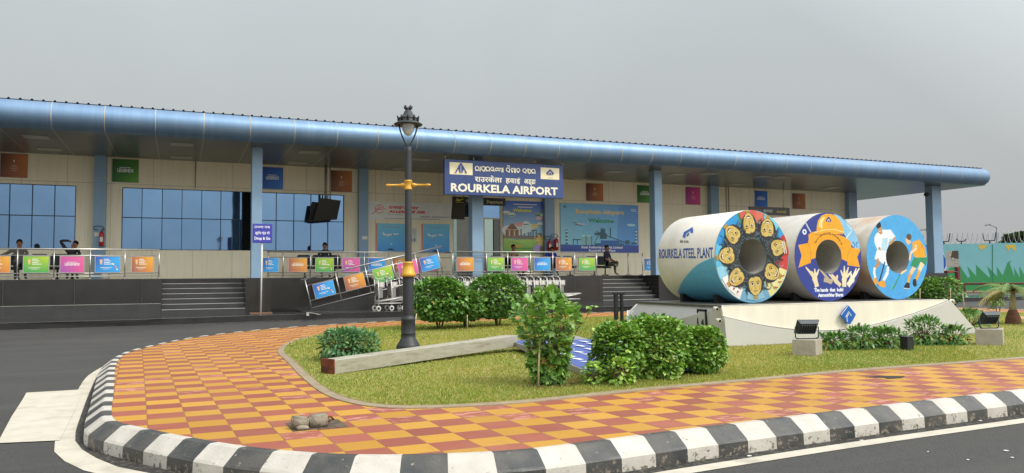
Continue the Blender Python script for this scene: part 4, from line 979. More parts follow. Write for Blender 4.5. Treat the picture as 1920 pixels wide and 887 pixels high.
# waiting benches
BSE = mat('bench_steel_dark', '#2c2d2f', .4, .5, var=.1)
def bench(label, px, Y, n=3, seatw=.58):
    x0 = X(px, Y, 500); t = thing('waiting_bench', label, 'bench', (x0, Y, ZP), 0, 'black metal waiting benches')
    L = n*seatw
    MB().box(x0, x0+L, Y+.2, Y+.26, ZP+.33, ZP+.39).build('beam', BSE, t)
    for k in range(n):
        a = x0+k*seatw+.03; b_ = a+seatw-.06
        q = MB(); q.add([(a, Y, ZP+.44), (b_, Y, ZP+.44), (b_, Y+.45, ZP+.41), (a, Y+.45, ZP+.41), (a, Y, ZP+.415), (b_, Y, ZP+.415), (b_, Y+.45, ZP+.385), (a, Y+.45, ZP+.385)], [(0, 1, 2, 3), (7, 6, 5, 4), (0, 4, 5, 1), (1, 5, 6, 2), (2, 6, 7, 3), (3, 7, 4, 0)])
        q.build('seat', BSE, t)
        q = MB(); q.prism([(a, ZP+.48), (b_, ZP+.48), (b_, ZP+.82), (b_-.06, ZP+.88), (a+.06, ZP+.88), (a, ZP+.82)], Y+.46, Y+.49, plane='xz'); q.build('backrest', BSE, t)
    for xx in (x0+.3, x0+L-.3):
        q = MB(); q.tube([(xx, Y+.23, ZP+.02), (xx, Y+.23, ZP+.34)], .03); q.tube([(xx, Y-.05, ZP+.02), (xx, Y+.5, ZP+.02)], .025); q.build('leg', BSE, t)
    rehome(t)
YBN = 30.0
for px, n, lb in ((12, 3, 'dark bench under the window where the man in grey sits'), (116, 1, 'single dark seat of the man with his arm raised'), (558, 3, 'dark three seat bench with the person in the cap'), (925, 3, 'dark bench in front of the temple mural'), (1018, 3, 'dark bench in front of the steel plant mural'), (1108, 2, 'dark two seat bench of the man in camouflage trousers')):
    bench(lb, px, YBN, n)
p_ = X(196, 30.4, 510); tb = thing('litter_bin', 'small pale bin on the terrace below the red extinguisher', 'bin', (p_, 30.4, ZP))
MB().lathe([(0, 0), (.13, 0), (.16, .4), (.15, .4), (.12, .03), (0, .03)], (p_, 30.4, ZP), 16).build('bucket', WHITEP, tb); MB().lathe([(.15, .4), (.17, .4), (.17, .43), (.15, .43)], (p_, 30.4, ZP), 16).build('rim', BSE, tb); rehome(tb)

# ---------------------------------------------------------------- people
def cloth(name, c, var=.15): return mat('cloth_'+name, c, .85, var=var, scale=8)
SKIN = mat('skin_brown', '#8a5a40', .55, var=.06); HAIR = mat('hair_black', '#0d0b0a', .6)
EDG = [('pel', 'wai'), ('wai', 'che'), ('che', 'nec'), ('nec', 'hea'), ('hea', 'top'), ('che', 'sl'), ('sl', 'el'), ('el', 'hl'), ('hl', 'fl'), ('che', 'sr'), ('sr', 'er'), ('er', 'hr'), ('hr', 'fr'),
       ('pel', 'pl'), ('pl', 'kl'), ('kl', 'al'), ('al', 'tl'), ('pel', 'pr'), ('pr', 'kr'), ('kr', 'ar'), ('ar', 'tr')]
BASEJ = dict(pel=(0, .02, .52, .15, .12), wai=(0, .03, .72, .13, .10), che=(0, .02, .94, .15, .11), nec=(0, 0, 1.08, .055, .055), hea=(0, -.02, 1.19, .085, .10), top=(0, -.01, 1.29, .075, .085),
             sl=(.19, .02, 1.0, .065, .065), el=(.25, -.05, .74, .045, .045), hl=(.14, -.28, .64, .032, .032), fl=(.10, -.36, .62, .03, .02),
             sr=(-.19, .02, 1.0, .065, .065), er=(-.25, -.05, .74, .045, .045), hr=(-.14, -.28, .64, .032, .032), fr=(-.10, -.36, .62, .03, .02),
             pl=(.10, -.03, .50, .095, .095), kl=(.14, -.45, .50, .062, .062), al=(.14, -.48, .10, .04, .04), tl=(.15, -.64, .045, .045, .035),
             pr=(-.10, -.03, .50, .095, .095), kr=(-.14, -.45, .50, .062, .062), ar=(-.14, -.48, .10, .04, .04), tr=(-.15, -.64, .045, .045, .035))
def person(label, x0, Y, rz, mods, shirt, pants, shoes, sleeves=True, cap=None):
    J = dict(BASEJ); J.update(mods)
    names = list(J); me = bpy.data.meshes.new('person'); me.from_pydata([J[k][:3] for k in names], [(names.index(a), names.index(b_)) for a, b_ in EDG], [])
    o = bpy.data.objects.new('person', me); COL.objects.link(o)
    o.modifiers.new('skin', 'SKIN'); o.modifiers.new('sub', 'SUBSURF').levels = 2
    for i, k in enumerate(names): me.skin_vertices[0].data[i].radius = J[k][3:]; me.skin_vertices[0].data[i].use_root = (k == 'pel')
    dg = bpy.context.evaluated_depsgraph_get(); m2 = bpy.data.meshes.new_from_object(o.evaluated_get(dg)); o.modifiers.clear(); o.data = m2; bpy.data.meshes.remove(me)
    for q in (SKIN, shirt, pants, shoes): m2.materials.append(q)
    seg = {}
    for a, b_ in EDG:
        k = 1
        if b_ in ('hea', 'top') or (a, b_) == ('che', 'nec') and False: k = 0
        if b_ in ('hl', 'hr'): k = 1 if sleeves else 0
        if b_ in ('fl', 'fr'): k = 0
        if b_ in ('pl', 'pr', 'kl', 'kr', 'al', 'ar'): k = 2
        if b_ in ('tl', 'tr'): k = 3
        seg[(a, b_)] = k
    for p in m2.polygons:
        c = np.array(p.center); best = 9; kk = 1
        for (a, b_), k in seg.items():
            A, B_ = np.array(J[a][:3]), np.array(J[b_][:3]); t = np.clip((c-A)@(B_-A)/((B_-A)@(B_-A)), 0, 1); d = np.linalg.norm(c-A-t*(B_-A))/((J[a][3]*(1-t)+J[b_][3]*t)+.02)
            if d < best: best, kk = d, k
        p.material_index = kk; p.use_smooth = True
    tag(o, label, 'person'); o.location = (x0, Y, ZP); o.rotation_euler = (0, 0, rz)
    hx, hy, hz = J['hea'][:3]; tx, ty, tz = J['top'][:3]; hm = MB()
    up = Vector((tx-hx, ty-hy, tz-hz)).normalized(); c = Vector((tx, ty, tz))
    bm = bmesh.new(); bmesh.ops.create_icosphere(bm, subdivisions=3, radius=1)
    vs = [Vector((v.co.x*.092, v.co.y*.108+.018, v.co.z*.105)) for v in bm.verts]
    fs = [tuple(v.index for v in f.verts) for f in bm.faces if sum(v.co.z*1.0+v.co.y*.75 for v in f.verts)/3 > -.05]
    hm.add([c+Vector((v.x, v.y, v.z-.03)) for v in vs], fs, 0, True); hm.build('hair', cap or HAIR, o); bm.free()
    fm = MB(); fc = Vector((hx, hy, hz))
    for s_ in (-1, 1): fm.ico(fc+Vector((s_*.035, -.088, .045)), .011, .008, .007, 0, sub=1); fm.box(fc.x+s_*.035-.018, fc.x+s_*.035+.018, fc.y-.096, fc.y-.086, fc.z+.062, fc.z+.068)
    fm.box(fc.x-.022, fc.x+.022, fc.y-.098, fc.y-.09, fc.z-.038, fc.z-.031); fm.build('face_features', HAIR, o)
    nm = MB(); nm.ico(fc+Vector((0, -.105, .012)), .014, .02, .026, 0, sub=1)
    for s_ in (-1, 1): nm.ico(fc+Vector((s_*.09, .0, .02)), .012, .02, .03, 0, sub=1)
    nm.build('nose_and_ears', SKIN, o)
    return o
navy, grey, camo, blk, tan, roy = cloth('navy', '#1e2436'), cloth('grey', '#5b5850'), mat('cloth_camouflage', '#4b4a35', .9, var=.3, scale=22, col2='#2c2a20', fac2=.5), cloth('black', '#1f1f22'), cloth('tan', '#8f7660'), cloth('royal_blue', '#24348c')
YP_ = YBN+.12
person('man in a grey shirt sitting on the first bench behind the railing', X(36, YP_, 480), YP_, .25, dict(sr=(-.2, .02, .98, .07, .07), er=(-.4, .05, .85, .05, .05), hr=(-.55, -.02, .80, .035, .035), fr=(-.62, -.05, .79, .03, .02)), grey, blk, blk)
person('man in black sitting with one arm raised behind his head', X(135, YP_, 480), YP_, .15, dict(sr=(-.19, .02, 1.03, .065, .065), er=(-.36, .03, 1.32, .052, .052), hr=(-.10, .12, 1.33, .04, .04), fr=(-.02, .13, 1.28, .035, .025), hea=(.07, -.03, 1.16, .085, .1), top=(.10, -.03, 1.26, .075, .085), nec=(.03, 0, 1.06, .06, .06)), blk, camo, blk)
person('person in a dark jacket and black cap sitting in front of the blue glass', X(609, YP_, 480), YP_, -.1, dict(), cloth('charcoal', '#25272b'), tan, blk, cap=mat('cap_black', '#0f1012', .7))
person('person in a tan shirt sitting below the temple mural', X(963, YP_, 480), YP_, .3, dict(), tan, blk, blk, sleeves=False)
person('person in bright blue sitting under the two extinguishers', X(1033, YP_, 480), YP_, -.2, dict(che=(0, -.04, .90, .15, .11), nec=(0, -.10, 1.02, .055, .055), hea=(0, -.16, 1.10, .085, .1), top=(0, -.17, 1.20, .075, .085)), roy, blk, blk)
person('man in a dark shirt and camouflage trousers sitting beside the railing end', X(1138, YP_-.35, 480), YP_-.35, .55, dict(kl=(.06, -.48, .60, .07, .07), al=(-.22, -.62, .42, .045, .045), tl=(-.36, -.66, .40, .045, .035), kr=(-.16, -.46, .48, .07, .07), hl=(.05, -.36, .62, .033, .033), fl=(0, -.43, .60, .03, .02)), navy, camo, mat('shoe_pale', '#6f6a66', .7), sleeves=False)

# ---------------------------------------------------------------- luggage trolleys
ALU = mat('trolley_aluminium', '#c6c3bd', .4, .35, var=.1, scale=15); RUB = mat('wheel_white_rubber', '#cbc7bf', .6); GREYP = mat('trolley_advert_plate', '#86837b', .5, var=.1)
def trolley(label, x0, y0):
    t = thing('luggage_trolley', label, 'trolley', (x0, y0, ZA), 0, 'luggage trolleys parked below the terrace')
    w = .27
    q = MB()
    for s_ in (-1, 1): q.tube([(0, s_*w, .10), (.02, s_*w, .55), (-.02, s_*w, 1.0)], .02)
    q.tube([(0, -w, .55), (0, w, .55)], .012); q.build('upright_frame', ALU, t)
    q = MB(); q.tube([(-.02, -w, 1.0), (-.09, -w, 1.05), (-.12, -w*.8, 1.06), (-.12, w*.8, 1.06), (-.09, w, 1.05), (-.02, w, 1.0)], .02); q.build('push_handle', ALU, t)
    q = MB(); q.box(-.02, .0, -w+.04, w-.04, .48, .80); q.build('advert_plate', GREYP, t)
    MB().box(-.028, -.022, -.05, .05, .86, .98).build('number_plate', WHITEP, t)
    MB().box(-.01, .21, -w-.012, -w-.002, .76, .93).build('side_panel', ALU, t); MB().box(.07, .15, -w-.016, -w-.0125, .79, .90).build('side_label', WHITEP, t)
    MB().box(.01, .16, -w+.01, -w+.02, .42, .72).build('hanging_plate', GREYP, t)
    q = MB()
    for a in (-.2, -.1, 0, .1, .2): q.tube([(.0, a, .92), (.22, a, .86), (.22, a, .74), (.02, a, .70)], .006, 5)
    for zz, xx in ((.92, .02), (.86, .22), (.74, .22)): q.tube([(xx, -w+.02, zz), (xx, w-.02, zz)], .007, 5)
    q.build('wire_basket', ALU, t)
    q = MB()
    for s_ in (-1, -.35, .35, 1): q.tube([(0, s_*w, .30), (.5, s_*w*.9, .37), (.95, s_*w*.7, .44)], .02); q.tube([(0, s_*w, .24), (.9, s_*w*.7, .24)], .016)
    q.tube([(.95, -w*.7, .44), (.95, w*.7, .44)], .022); q.tube([(.9, -w*.7, .24), (.9, w*.7, .24)], .016); q.tube([(0, -w, .30), (0, w, .30)], .016); q.build('luggage_deck', ALU, t)
    for s_ in (-1, 1):
        wh = MB(); wh.lathe([(.0, -.015), (.055, -.018), (.06, -.02), (.085, -.016), (.085, .016), (.06, .02), (.055, .018), (0, .015)], (0, s_*(w+.03), .085), 18, axis='y'); wo = wh.build('wheel', RUB, t)
        MB().lathe([(.0, -.024), (.045, -.022), (.045, .022), (0, .024)], (0, s_*(w+.03), .085), 12, axis='y').build('hub', BLACKP, wo)
    wo = MB().lathe([(.0, -.014), (.06, -.014), (.06, .014), (0, .014)], (.8, 0, .062), 14, axis='y').build('wheel', RUB, t)
    return t
YT = 26.6
tx = [X(p, YT, 570) for p in (706, 731, 753)]
T0 = trolley('luggage trolley at the open end of the row, next to the ramp railing', tx[0], YT)
T0.scale = (1, 1, 1.09)
dup(T0, (tx[1], YT+.08, ZA), .03, 'second luggage trolley from the ramp end, left of the lamp post'); dup(T0, (tx[2], YT, ZA), 0, 'luggage trolley standing directly behind the lamp post')
xa_, xb_ = X(775, YT, 570), X(1056, YT, 570); nt = 22
for i in range(nt):
    xx = xa_+(xb_-xa_)*i/(nt-1)
    lb = 'nested luggage trolley in the long row partly hidden by the bushes'
    if i == nt-1: lb = 'last luggage trolley of the row, its deck sticking out before the bare granite'
    elif i == 0: lb = 'nested luggage trolley just right of the lamp post'
    dup(T0, (xx, YT+.5+random.uniform(-.03, .03), ZA), random.uniform(-.03, .03), lb)
# ================================================================ LAMP POST
LX, LY = 3.22, 11.46
DKG = mat('lamp_post_graphite', '#2e3032', .5, .1, var=.12, scale=10); GOLD = mat('gold_paint', '#d6a23e', .4, .35, var=.08)
t = thing('lamp_post', 'tall ornate dark lamp post with gold cross arm and crown shaped lantern on the lawn', 'lamp post', (LX, LY, .2))
MB().lathe([(0, .2), (.178, .2), (.18, .31), (.168, .335), (.165, .34), (.13, .40), (.122, .42), (.112, .425), (.110, .50), (.113, .505), (.110, .51), (.108, .70), (.113, .71), (.108, .735), (.085, .76), (.083, .78)], (LX, LY, 0), 32).build('base', DKG, t)
MB().lathe([(.083, .77), (.083, 1.38), (.052, 1.5), (.052, 3.3), (.046, 3.38), (0, 3.38)], (LX, LY, 0), 28).build('shaft', DKG, t)
MB().lathe([(.085, 1.365), (.117, 1.37), (.12, 1.40), (.105, 1.43), (.085, 1.50), (.072, 1.56), (.078, 1.57), (.078, 1.59), (.053, 1.595)], (LX, LY, 0), 28).build('gold_flare', GOLD, t)
q = MB(); q.lathe([(.054, 2.70), (.064, 2.705), (.064, 2.72), (.058, 2.73), (.058, 2.82), (.064, 2.83), (.064, 2.845), (.054, 2.85)], (LX, LY, 0), 24); q.build('gold_collar', GOLD, t)
for s_ in (-1, 1):
    q = MB(); q.lathe([(.03, .055), (.034, .08), (.034, .10), (.024, .115), (.019, .13), (.015, .30), (.022, .305), (.024, .32), (.016, .335), (.019, .35), (.012, .37), (0, .375)], (0, 0, 0), 14, axis='x')
    q.v = [(LX+s_*v[0]*.93*cos(.40)*1.0, LY-v[0]*s_*.37+v[1], 2.775+v[2]) for v in q.v]; q.build('gold_arm', GOLD, t)
for s_ in (-1, 1):
    MB().tube([(LX+s_*(.02), LY, 3.36)]+[(LX+s_*(.02+.125*sin(a*pi/2)), LY, 3.38+.36*a) for a in (.12, .25, .4, .6, .8, 1)], .012, 8).build('lantern_bracket', DKG, t)
MB().lathe([(0, 3.54), (.03, 3.545), (.06, 3.57), (.085, 3.62), (.095, 3.68), (.1, 3.73)], (LX, LY, 0), 24).build('glass_bowl', mat('frosted_lamp_glass', '#c3c9ca', .12, .25, var=.05), t)
h_ = MB().lathe([(.10, 3.715), (.215, 3.705), (.222, 3.72), (.20, 3.735), (.155, 3.76), (.15, 3.80), (.155, 3.81), (.13, 3.83), (.10, 3.85), (.078, 3.88), (.06, 3.92), (.035, 3.945), (.03, 3.96), (0, 3.96)], (LX, LY, 0), 28).build('lantern_hood', DKG, t)
q = MB()
for k in range(10):
    a = 2*pi*k/10; q.tube([(LX+.15*cos(a), LY+.15*sin(a), 3.76), (LX+.162*cos(a), LY+.162*sin(a), 3.82), (LX+.175*cos(a), LY+.175*sin(a), 3.845)], [.018, .014, .008], 6)
    if k % 2 == 0: q.tube([(LX+.02*cos(a), LY+.02*sin(a), 3.94), (LX+.055*cos(a), LY+.055*sin(a), 3.975), (LX+.062*cos(a), LY+.062*sin(a), 4.01)], [.012, .016, .012], 6)
q.build('crown_finial', DKG, h_); rehome(t)

# ================================================================ FALLEN SIGN: beam and blue panel
fs_ = thing('fallen_road_sign', 'fallen blue sign panel lying face up in the grass on its long pale steel post', 'sign', (3, 10, .2))
E0, E1 = np.array([1.66, 9.42, .205]), np.array([4.74, 10.99, .28])
d = (E1-E0)/np.linalg.norm(E1-E0); nrm = np.cross(d, [0, 0, 1]); nrm /= np.linalg.norm(nrm); upv = np.cross(nrm, d)
hw, hh = .115, .085
c = (E0+E1)/2+upv*hh; L = np.linalg.norm(E1-E0)/2
MB().obox(c, d*L, nrm*hw, upv*hh).build('post', mat('galvanised_weathered', '#aaa595', .55, .25, var=.16, scale=2.2, stretch=(3, 3, 14), col2='#8b7f6a', fac2=.35), fs_, bevel=.006)
MB().obox(E0+upv*hh-d*.008, d*.008, nrm*(hw+.012), upv*(hh+.012)).build('end_plate', mat('rust', '#7a3f24', .85, var=.3, scale=14, col2='#4f2a1c', fac2=.5, bump=.4), fs_)
A, B_, C_ = np.array([4.76, 11.08, .36]), np.array([4.23, 7.55, .27]), np.array([6.12, 11.5, .36])
uB = (B_-A); uC = (C_-A)
D_ = A+uB*1.05+uC
nb_ = np.cross(uB, uC); nb_ /= np.linalg.norm(nb_); nb_ = nb_ if nb_[2] > 0 else -nb_
Q = [A, A+uB*1.0, A+uB*1.0+uC, A+uC]
q = MB(); q.add([tuple(p) for p in Q]+[tuple(p-nb_*.075) for p in Q], [(0, 1, 2, 3), (7, 6, 5, 4), (0, 4, 5, 1), (1, 5, 6, 2), (2, 6, 7, 3), (3, 7, 4, 0)])
pan = q.build('panel', mat('panel_edge_grey', '#9b9a92', .5, .3, var=.12), fs_)
P = Paint(A, uB, uC-uB*(uC@uB)/(uB@uB)); P.n = Vector(nb_)
lu, lv = np.linalg.norm(uB), np.linalg.norm(uC)
P.rect(.02, .02, lu-.02, lv-.02, '#46599c')
for j, row in enumerate((.2, .46, .72, .98, 1.24, 1.5)):
    x0 = .25+.1*(j % 2)
    while x0 < lu-.35:
        w = random.choice((.10, .16, .22, .3)); hgt = .12
        P.poly([(x0, row), (x0+w*.5, row+.015), (x0+w, row+.05), (x0+w*.8, row+hgt), (x0+w*.3, row+hgt*.7)], '#e4e6ea')
        x0 += w+random.choice((.07, .1, .16))
P.build('faded_lettering', pan); rehome(fs_)

# ================================================================ PLANTS
def leaf_cloud(name, pos, out, size, cols, parent, shape='oval', droop=.35, aspect=.5, seed=1):
    r = np.random.default_rng(seed); n = len(pos)
    d = out+r.normal(0, .45, (n, 3)); d[:, 2] -= droop; d /= np.linalg.norm(d, axis=1)[:, None]
    upn = out*.6+np.array([0, 0, .9])+r.normal(0, .35, (n, 3)); w = np.cross(d, upn); w /= np.linalg.norm(w, axis=1)[:, None]+1e-9
    nn = np.cross(w, d)
    if shape == 'oval':
        T = [(0, 0, 0), (-.42, .3, .06), (0, .33, -.05), (.42, .3, .06), (-.36, .65, .03), (0, .68, -.03), (.36, .65, .03), (0, 1, -.12)]
        Fc = [(0, 2, 1), (0, 3, 2), (1, 2, 5), (1, 5, 4), (2, 3, 6), (2, 6, 5), (4, 5, 7), (5, 6, 7)]
    elif shape == 'long':
        T = [(0, 0, 0), (-.3, .35, .05), (0, .38, -.02), (.3, .35, .05), (0, 1, -.22), (-.24, .7, -.04), (.24, .7, -.04)]
        Fc = [(0, 2, 1), (0, 3, 2), (1, 2, 5), (2, 3, 6), (2, 6, 5), (5, 6, 4)]
    else:
        T = [(0, 0, 0), (-.5, .12, .04), (-.34, .36, 0), (-.62, .62, .05), (-.25, .62, 0), (0, 1, -.12), (.25, .62, 0), (.62, .62, .05), (.34, .36, 0), (.5, .12, .04), (0, .42, -.07)]
        Fc = [(10, i, (i+1) % 10) for i in range(10)]
    T = np.array(T); k = len(T); asp = aspect*2*size
    V = pos[:, None, :]+w[:, None, :]*(T[None, :, 0, None]*asp[:, None, None])+d[:, None, :]*(T[None, :, 1, None]*size[:, None, None])+nn[:, None, :]*(T[None, :, 2, None]*size[:, None, None])
    F = (np.array(Fc)[None]+(np.arange(n)*k)[:, None, None]).reshape(-1, 3)
    return tri_mesh(name, V.reshape(-1, 3), F, np.repeat(cols, k, 0), LEAFM, parent)
def shade(n, c1, c2, r, c3=None, f3=.1, bright=None):
    t = r.random((n, 1)); c = np.array(lin(c1))*(1-t)+np.array(lin(c2))*t
    if c3 is not None: c = np.where(r.random((n, 1)) < f3, np.array(lin(c3)), c)
    return c*r.uniform(.75, 1.25, (n, 1))
def shrub(name, label, x, y, rx, ry, z0, z1, n, size, c1, c2, c3=None, shape='oval', group=None, seed=1, prof=None, stems=6, lump=.14, f3=.12, aspect=.5, fill=.35, cat='shrub', droop=.35, expo=.55):
    r = np.random.default_rng(seed); t = thing(name, label, cat, (x, y, .2), 0, group)
    # ellipsoidal or profiled envelope with lumps
    th = r.uniform(0, 2*pi, n); u = r.random(n); H = z1-z0
    if prof is None: zz = .5-.5*np.cos(pi*(u*.93+.04)); rad = np.clip(np.sqrt(np.clip(1-(2*zz-1)**2, 0, 1)), 0, 1)**(expo)
    else: zz = u; rad = np.interp(zz, [p[0] for p in prof], [p[1] for p in prof])
    lm = 1+lump*(np.sin(3*th+5*zz+seed)+np.sin(5*th-7*zz+2*seed)+np.sin(2*th+11*zz))/2
    dep = np.where(r.random(n) < fill, r.uniform(.2, .85, n), 1-.12*r.random(n)**1.5)+np.where(r.random(n) < .08, r.uniform(0, .17, n), 0)
    k = rad*lm*dep
    pos = np.stack([x+rx*k*np.cos(th), y+ry*k*np.sin(th), z0+H*zz*(1+.03*r.normal(size=n))+H*.04*(lm-1)], 1)
    out = np.stack([np.cos(th)*rad, np.sin(th)*rad, (2*zz-1)*.9+.25], 1); out /= np.linalg.norm(out, axis=1)[:, None]
    cols = shade(n, c1, c2, r, c3, f3)
    dead = r.random(n) < .012; cols[dead] = np.array(lin('#9a8440'))*r.uniform(.7, 1.1, (dead.sum(), 1))
    leaf_cloud('foliage', pos-[0, 0, 0], out, size*r.uniform(.6, 1.25, n), cols, t, shape, droop, aspect, seed)
    st = MB()
    for i in range(stems):
        a = 2*pi*i/stems+r.uniform(-.4, .4); e = r.uniform(.3, .75)
        st.tube([(x+.04*cos(a), y+.04*sin(a), .19), (x+rx*e*.5*cos(a), y+ry*e*.5*sin(a), z0+H*.35), (x+rx*e*cos(a), y+ry*e*sin(a), z0+H*.8)], [.014, .010, .004], 6)
        for j in range(4):
            b_ = a+r.uniform(-1, 1); f = r.uniform(.2, .7)
            st.tube([(x+rx*e*.5*f*cos(a), y+ry*e*.5*f*sin(a), z0+H*.35*f+.03), (x+rx*.8*cos(b_), y+ry*.8*sin(b_), z0+H*r.uniform(.35, .85))], [.006, .003], 5)
    st.build('stem', WOODB, t); rehome(t); return t
g1, g2, g3 = '#557f2e', '#7aa23e', '#a8c662'
shrub('tall_shrub', 'tall loose leafy shrub with bare side twig standing in front of the blue fallen panel', 3.62, 7.42, .33, .33, .26, 1.17, 1500, .08, '#5b8838', '#7da54c', '#a8c46c', 'lobed', None, 3,
      [(0, .42), (.2, .52), (.4, .60), (.55, .85), (.72, 1.0), (.86, .72), (1, .22)], 7, .16, .2, .42, .4)
tw = thing('dry_twig', 'thin twig with a few leaves leaning out to the right of the tall shrub', 'twig', (3.8, 7.4, .3)); tw['label'] = 'thin twig with few leaves leaning out of the tall loose shrub'
q = MB(); q.tube([(3.68, 7.38, .3), (3.85, 7.34, .62), (3.93, 7.32, .8), (4.02, 7.3, .9), (4.06, 7.3, 1.0)], [.008, .007, .005, .004, .002], 6); q.tube([(3.85, 7.34, .62), (3.90, 7.34, .78), (3.88, 7.34, .86)], [.005, .003, .002], 5); q.build('stem', WOODB, tw)
rr = np.random.default_rng(4); pp = np.array([[4.06, 7.3, 1.0]]*7+[[3.98, 7.31, .87]]*3+[[3.88, 7.34, .86]]*4)+rr.normal(0, .018, (14, 3)); leaf_cloud('foliage', pp, rr.normal(0, 1, (14, 3))+[0, 0, .6], np.full(14, .05), shade(14, g2, g3, rr), tw); rehome(tw)
gh = 'clipped round shrubs in front of the white plinth'
shrub('clipped_shrub', 'leafy rounded shrub growing against the edge of the blue fallen panel', 4.44, 7.36, .27, .30, .26, .80, 5200, .046, g1, g2, g3, group=gh, seed=5, lump=.13, fill=.42, expo=.5)
shrub('clipped_shrub', 'widest and highest of the clipped round shrubs, the middle one', 4.98, 7.45, .37, .36, .24, .84, 6500, .045, g1, g2, g3, group=gh, seed=6, lump=.11, fill=.4, expo=.45)
shrub('clipped_shrub', 'clipped round shrub nearest the front corner of the white plinth', 5.66, 7.52, .27, .30, .24, .71, 4800, .045, g1, g2, g3, group=gh, seed=7, lump=.11, fill=.38, expo=.45)
gt = 'small green tufts at the foot of the clipped shrubs'
for i, (a, b_, s_, lb) in enumerate(((1113, 722, .10, 'low green tuft beside the bare brown soil'), (1163, 724, .13, 'biggest leafy tuft, under the shrub beside the blue panel'), (1212, 712, .09, 'small leafy tuft between two clipped shrubs'), (1262, 712, .10, 'small leafy tuft under the widest clipped shrub'))):
    p = atZ(a, b_, .2); shrub('leafy_tuft', lb, p[0], p[1], s_*1.1, s_*1.1, .21, .21+s_*2.0, 240, .05, g2, g3, '#9cb85a', group=gt, seed=20+i, stems=3, fill=.5, cat='plant')
gb_ = 'big dark shrubs in front of the trolley row'
shrub('big_shrub', 'big dark shrub right beside the lamp post', 5.33, 16.4, .62, .6, .44, 1.27, 4400, .085, '#466e2c', '#66933e', '#8cae50', group=gb_, seed=8, lump=.12, fill=.3, expo=.55)
shrub('big_shrub', 'lower dark shrub between the two biggest dark shrubs', 6.02, 16.6, .48, .5, .42, .98, 2200, .085, '#466e2c', '#66933e', '#8cae50', group=gb_, seed=9, lump=.16, fill=.3)
shrub('big_shrub', 'tallest dark shrub, behind the loose leafy shrub', 6.86, 16.75, .64, .6, .44, 1.34, 4400, .085, '#466e2c', '#66933e', '#8cae50', group=gb_, seed=10, lump=.12, fill=.3, expo=.6)
q = shrub('low_herb_clump', 'low clump of narrow bluish green leaves behind the rusty post end', 2.20, 10.95, .38, .34, .20, .58, 1900, .10, '#44704a', '#628f5a', '#86ac6c', 'long', None, 12, stems=10, lump=.12, fill=.5, aspect=.26, cat='plant', droop=.2, expo=.45)
gp = 'leafy clumps in the lawn beside the plinth'
def clump(lb, x, y, rx, h, n, sd, c1='#446f34', c2='#628f42'): shrub('leafy_clump', lb, x, y, rx, rx*.6, .21, .21+h, n, .10, c1, c2, '#7a9a50', 'long', gp, sd, stems=6, lump=.2, fill=.45, aspect=.27, cat='plant', droop=.12)
clump('leafy clump touching the nearer floodlight block', 9.20, 8.9, .26, .20, 380, 30); clump('leafy clump in the middle of the row between nearer block and black bollard', 9.62, 8.75, .30, .29, 520, 31); clump('leafy clump on the left side of the short black bollard', 10.03, 8.65, .24, .26, 380, 32)
clump('tall leafy clump just past the short black bollard', 11.02, 8.8, .34, .40, 620, 33); clump('leafy clump between the bollard clump and the farther floodlight block', 11.42, 8.6, .26, .26, 380, 34)
clump('green clump in the grass beyond the sloping end of the plinth', 14.45, 10.5, .36, .38, 520, 35); clump('leafy clump behind the clipped shrubs beside the black frame', 7.4, 11.2, .5, .42, 600, 36)
gq = 'far rounded shrubs behind the coils'
for i, (a, lb) in enumerate(((1712, 'far rounded shrub touching the edge of the hockey coil'), (1738, 'far rounded shrub in the middle behind the hockey coil'), (1772, 'far rounded shrub behind the tip of the plinth'))):
    p = atZ(a, 572, .2); shrub('far_shrub', lb, p[0], p[1], .62, .6, .25, 1.05+(.08 if i else 0), 1300, .10, '#4a742e', '#68923c', '#90b058', group=gq, seed=40+i, fill=.3)
for a, b_, c_, lb in ((696, 617, 577, 'leaning'), ):
    pass
def stake(lb, a0, b0, a1, b1):
    p = atZ(a0, b0, .2); q = atY(a1, b1, p[1]); tag(MB().tube([tuple(p), tuple(q)], .011, 6).build('bamboo_stake', STAKE), lb, 'stake', 'thin wooden plant stakes')
stake('thin pale stake standing in the lawn beside the tall loose shrub', 1009, 727, 1012, 640); stake('thin stake right behind the lamp post at the dark shrub', 777, 622, 781, 588); stake('thin stake between the dark shrubs', 876, 618, 876, 590)
stake('thin stake near the curl of white pipe at the plinth end', 1783, 578, 1782, 540); stake('thin leaning stake in the grass before the far road', 1810, 585, 1805, 551); stake('thin stake in the far shrub beside the hockey coil', 1725, 578, 1725, 541)
# bare soil patch under the tall shrub
soil = MB(); soil.prism([(3.25+.34*cos(a)*(1+.2*sin(3*a))+.35, 7.3+.16*sin(a)*(1+.2*cos(2*a))) for a in np.linspace(0, 2*pi, 18)[:-1]], .2, .2115)
tag(soil.build('soil_patch', mat('bare_soil', '#4b3627', .95, var=.3, scale=20, bump=.8, bscale=60)), kind='structure')
soil = MB(); soil.prism([(4.02+.30*cos(a), 7.55+.12*sin(a)*(1+.2*cos(2*a))) for a in np.linspace(0, 2*pi, 16)[:-1]], .2, .212)
tag(soil.build('soil_patch', mat('dry_brown_grass', '#7c5a3c', .95, var=.3, scale=25, bump=.8, bscale=60)), kind='structure')

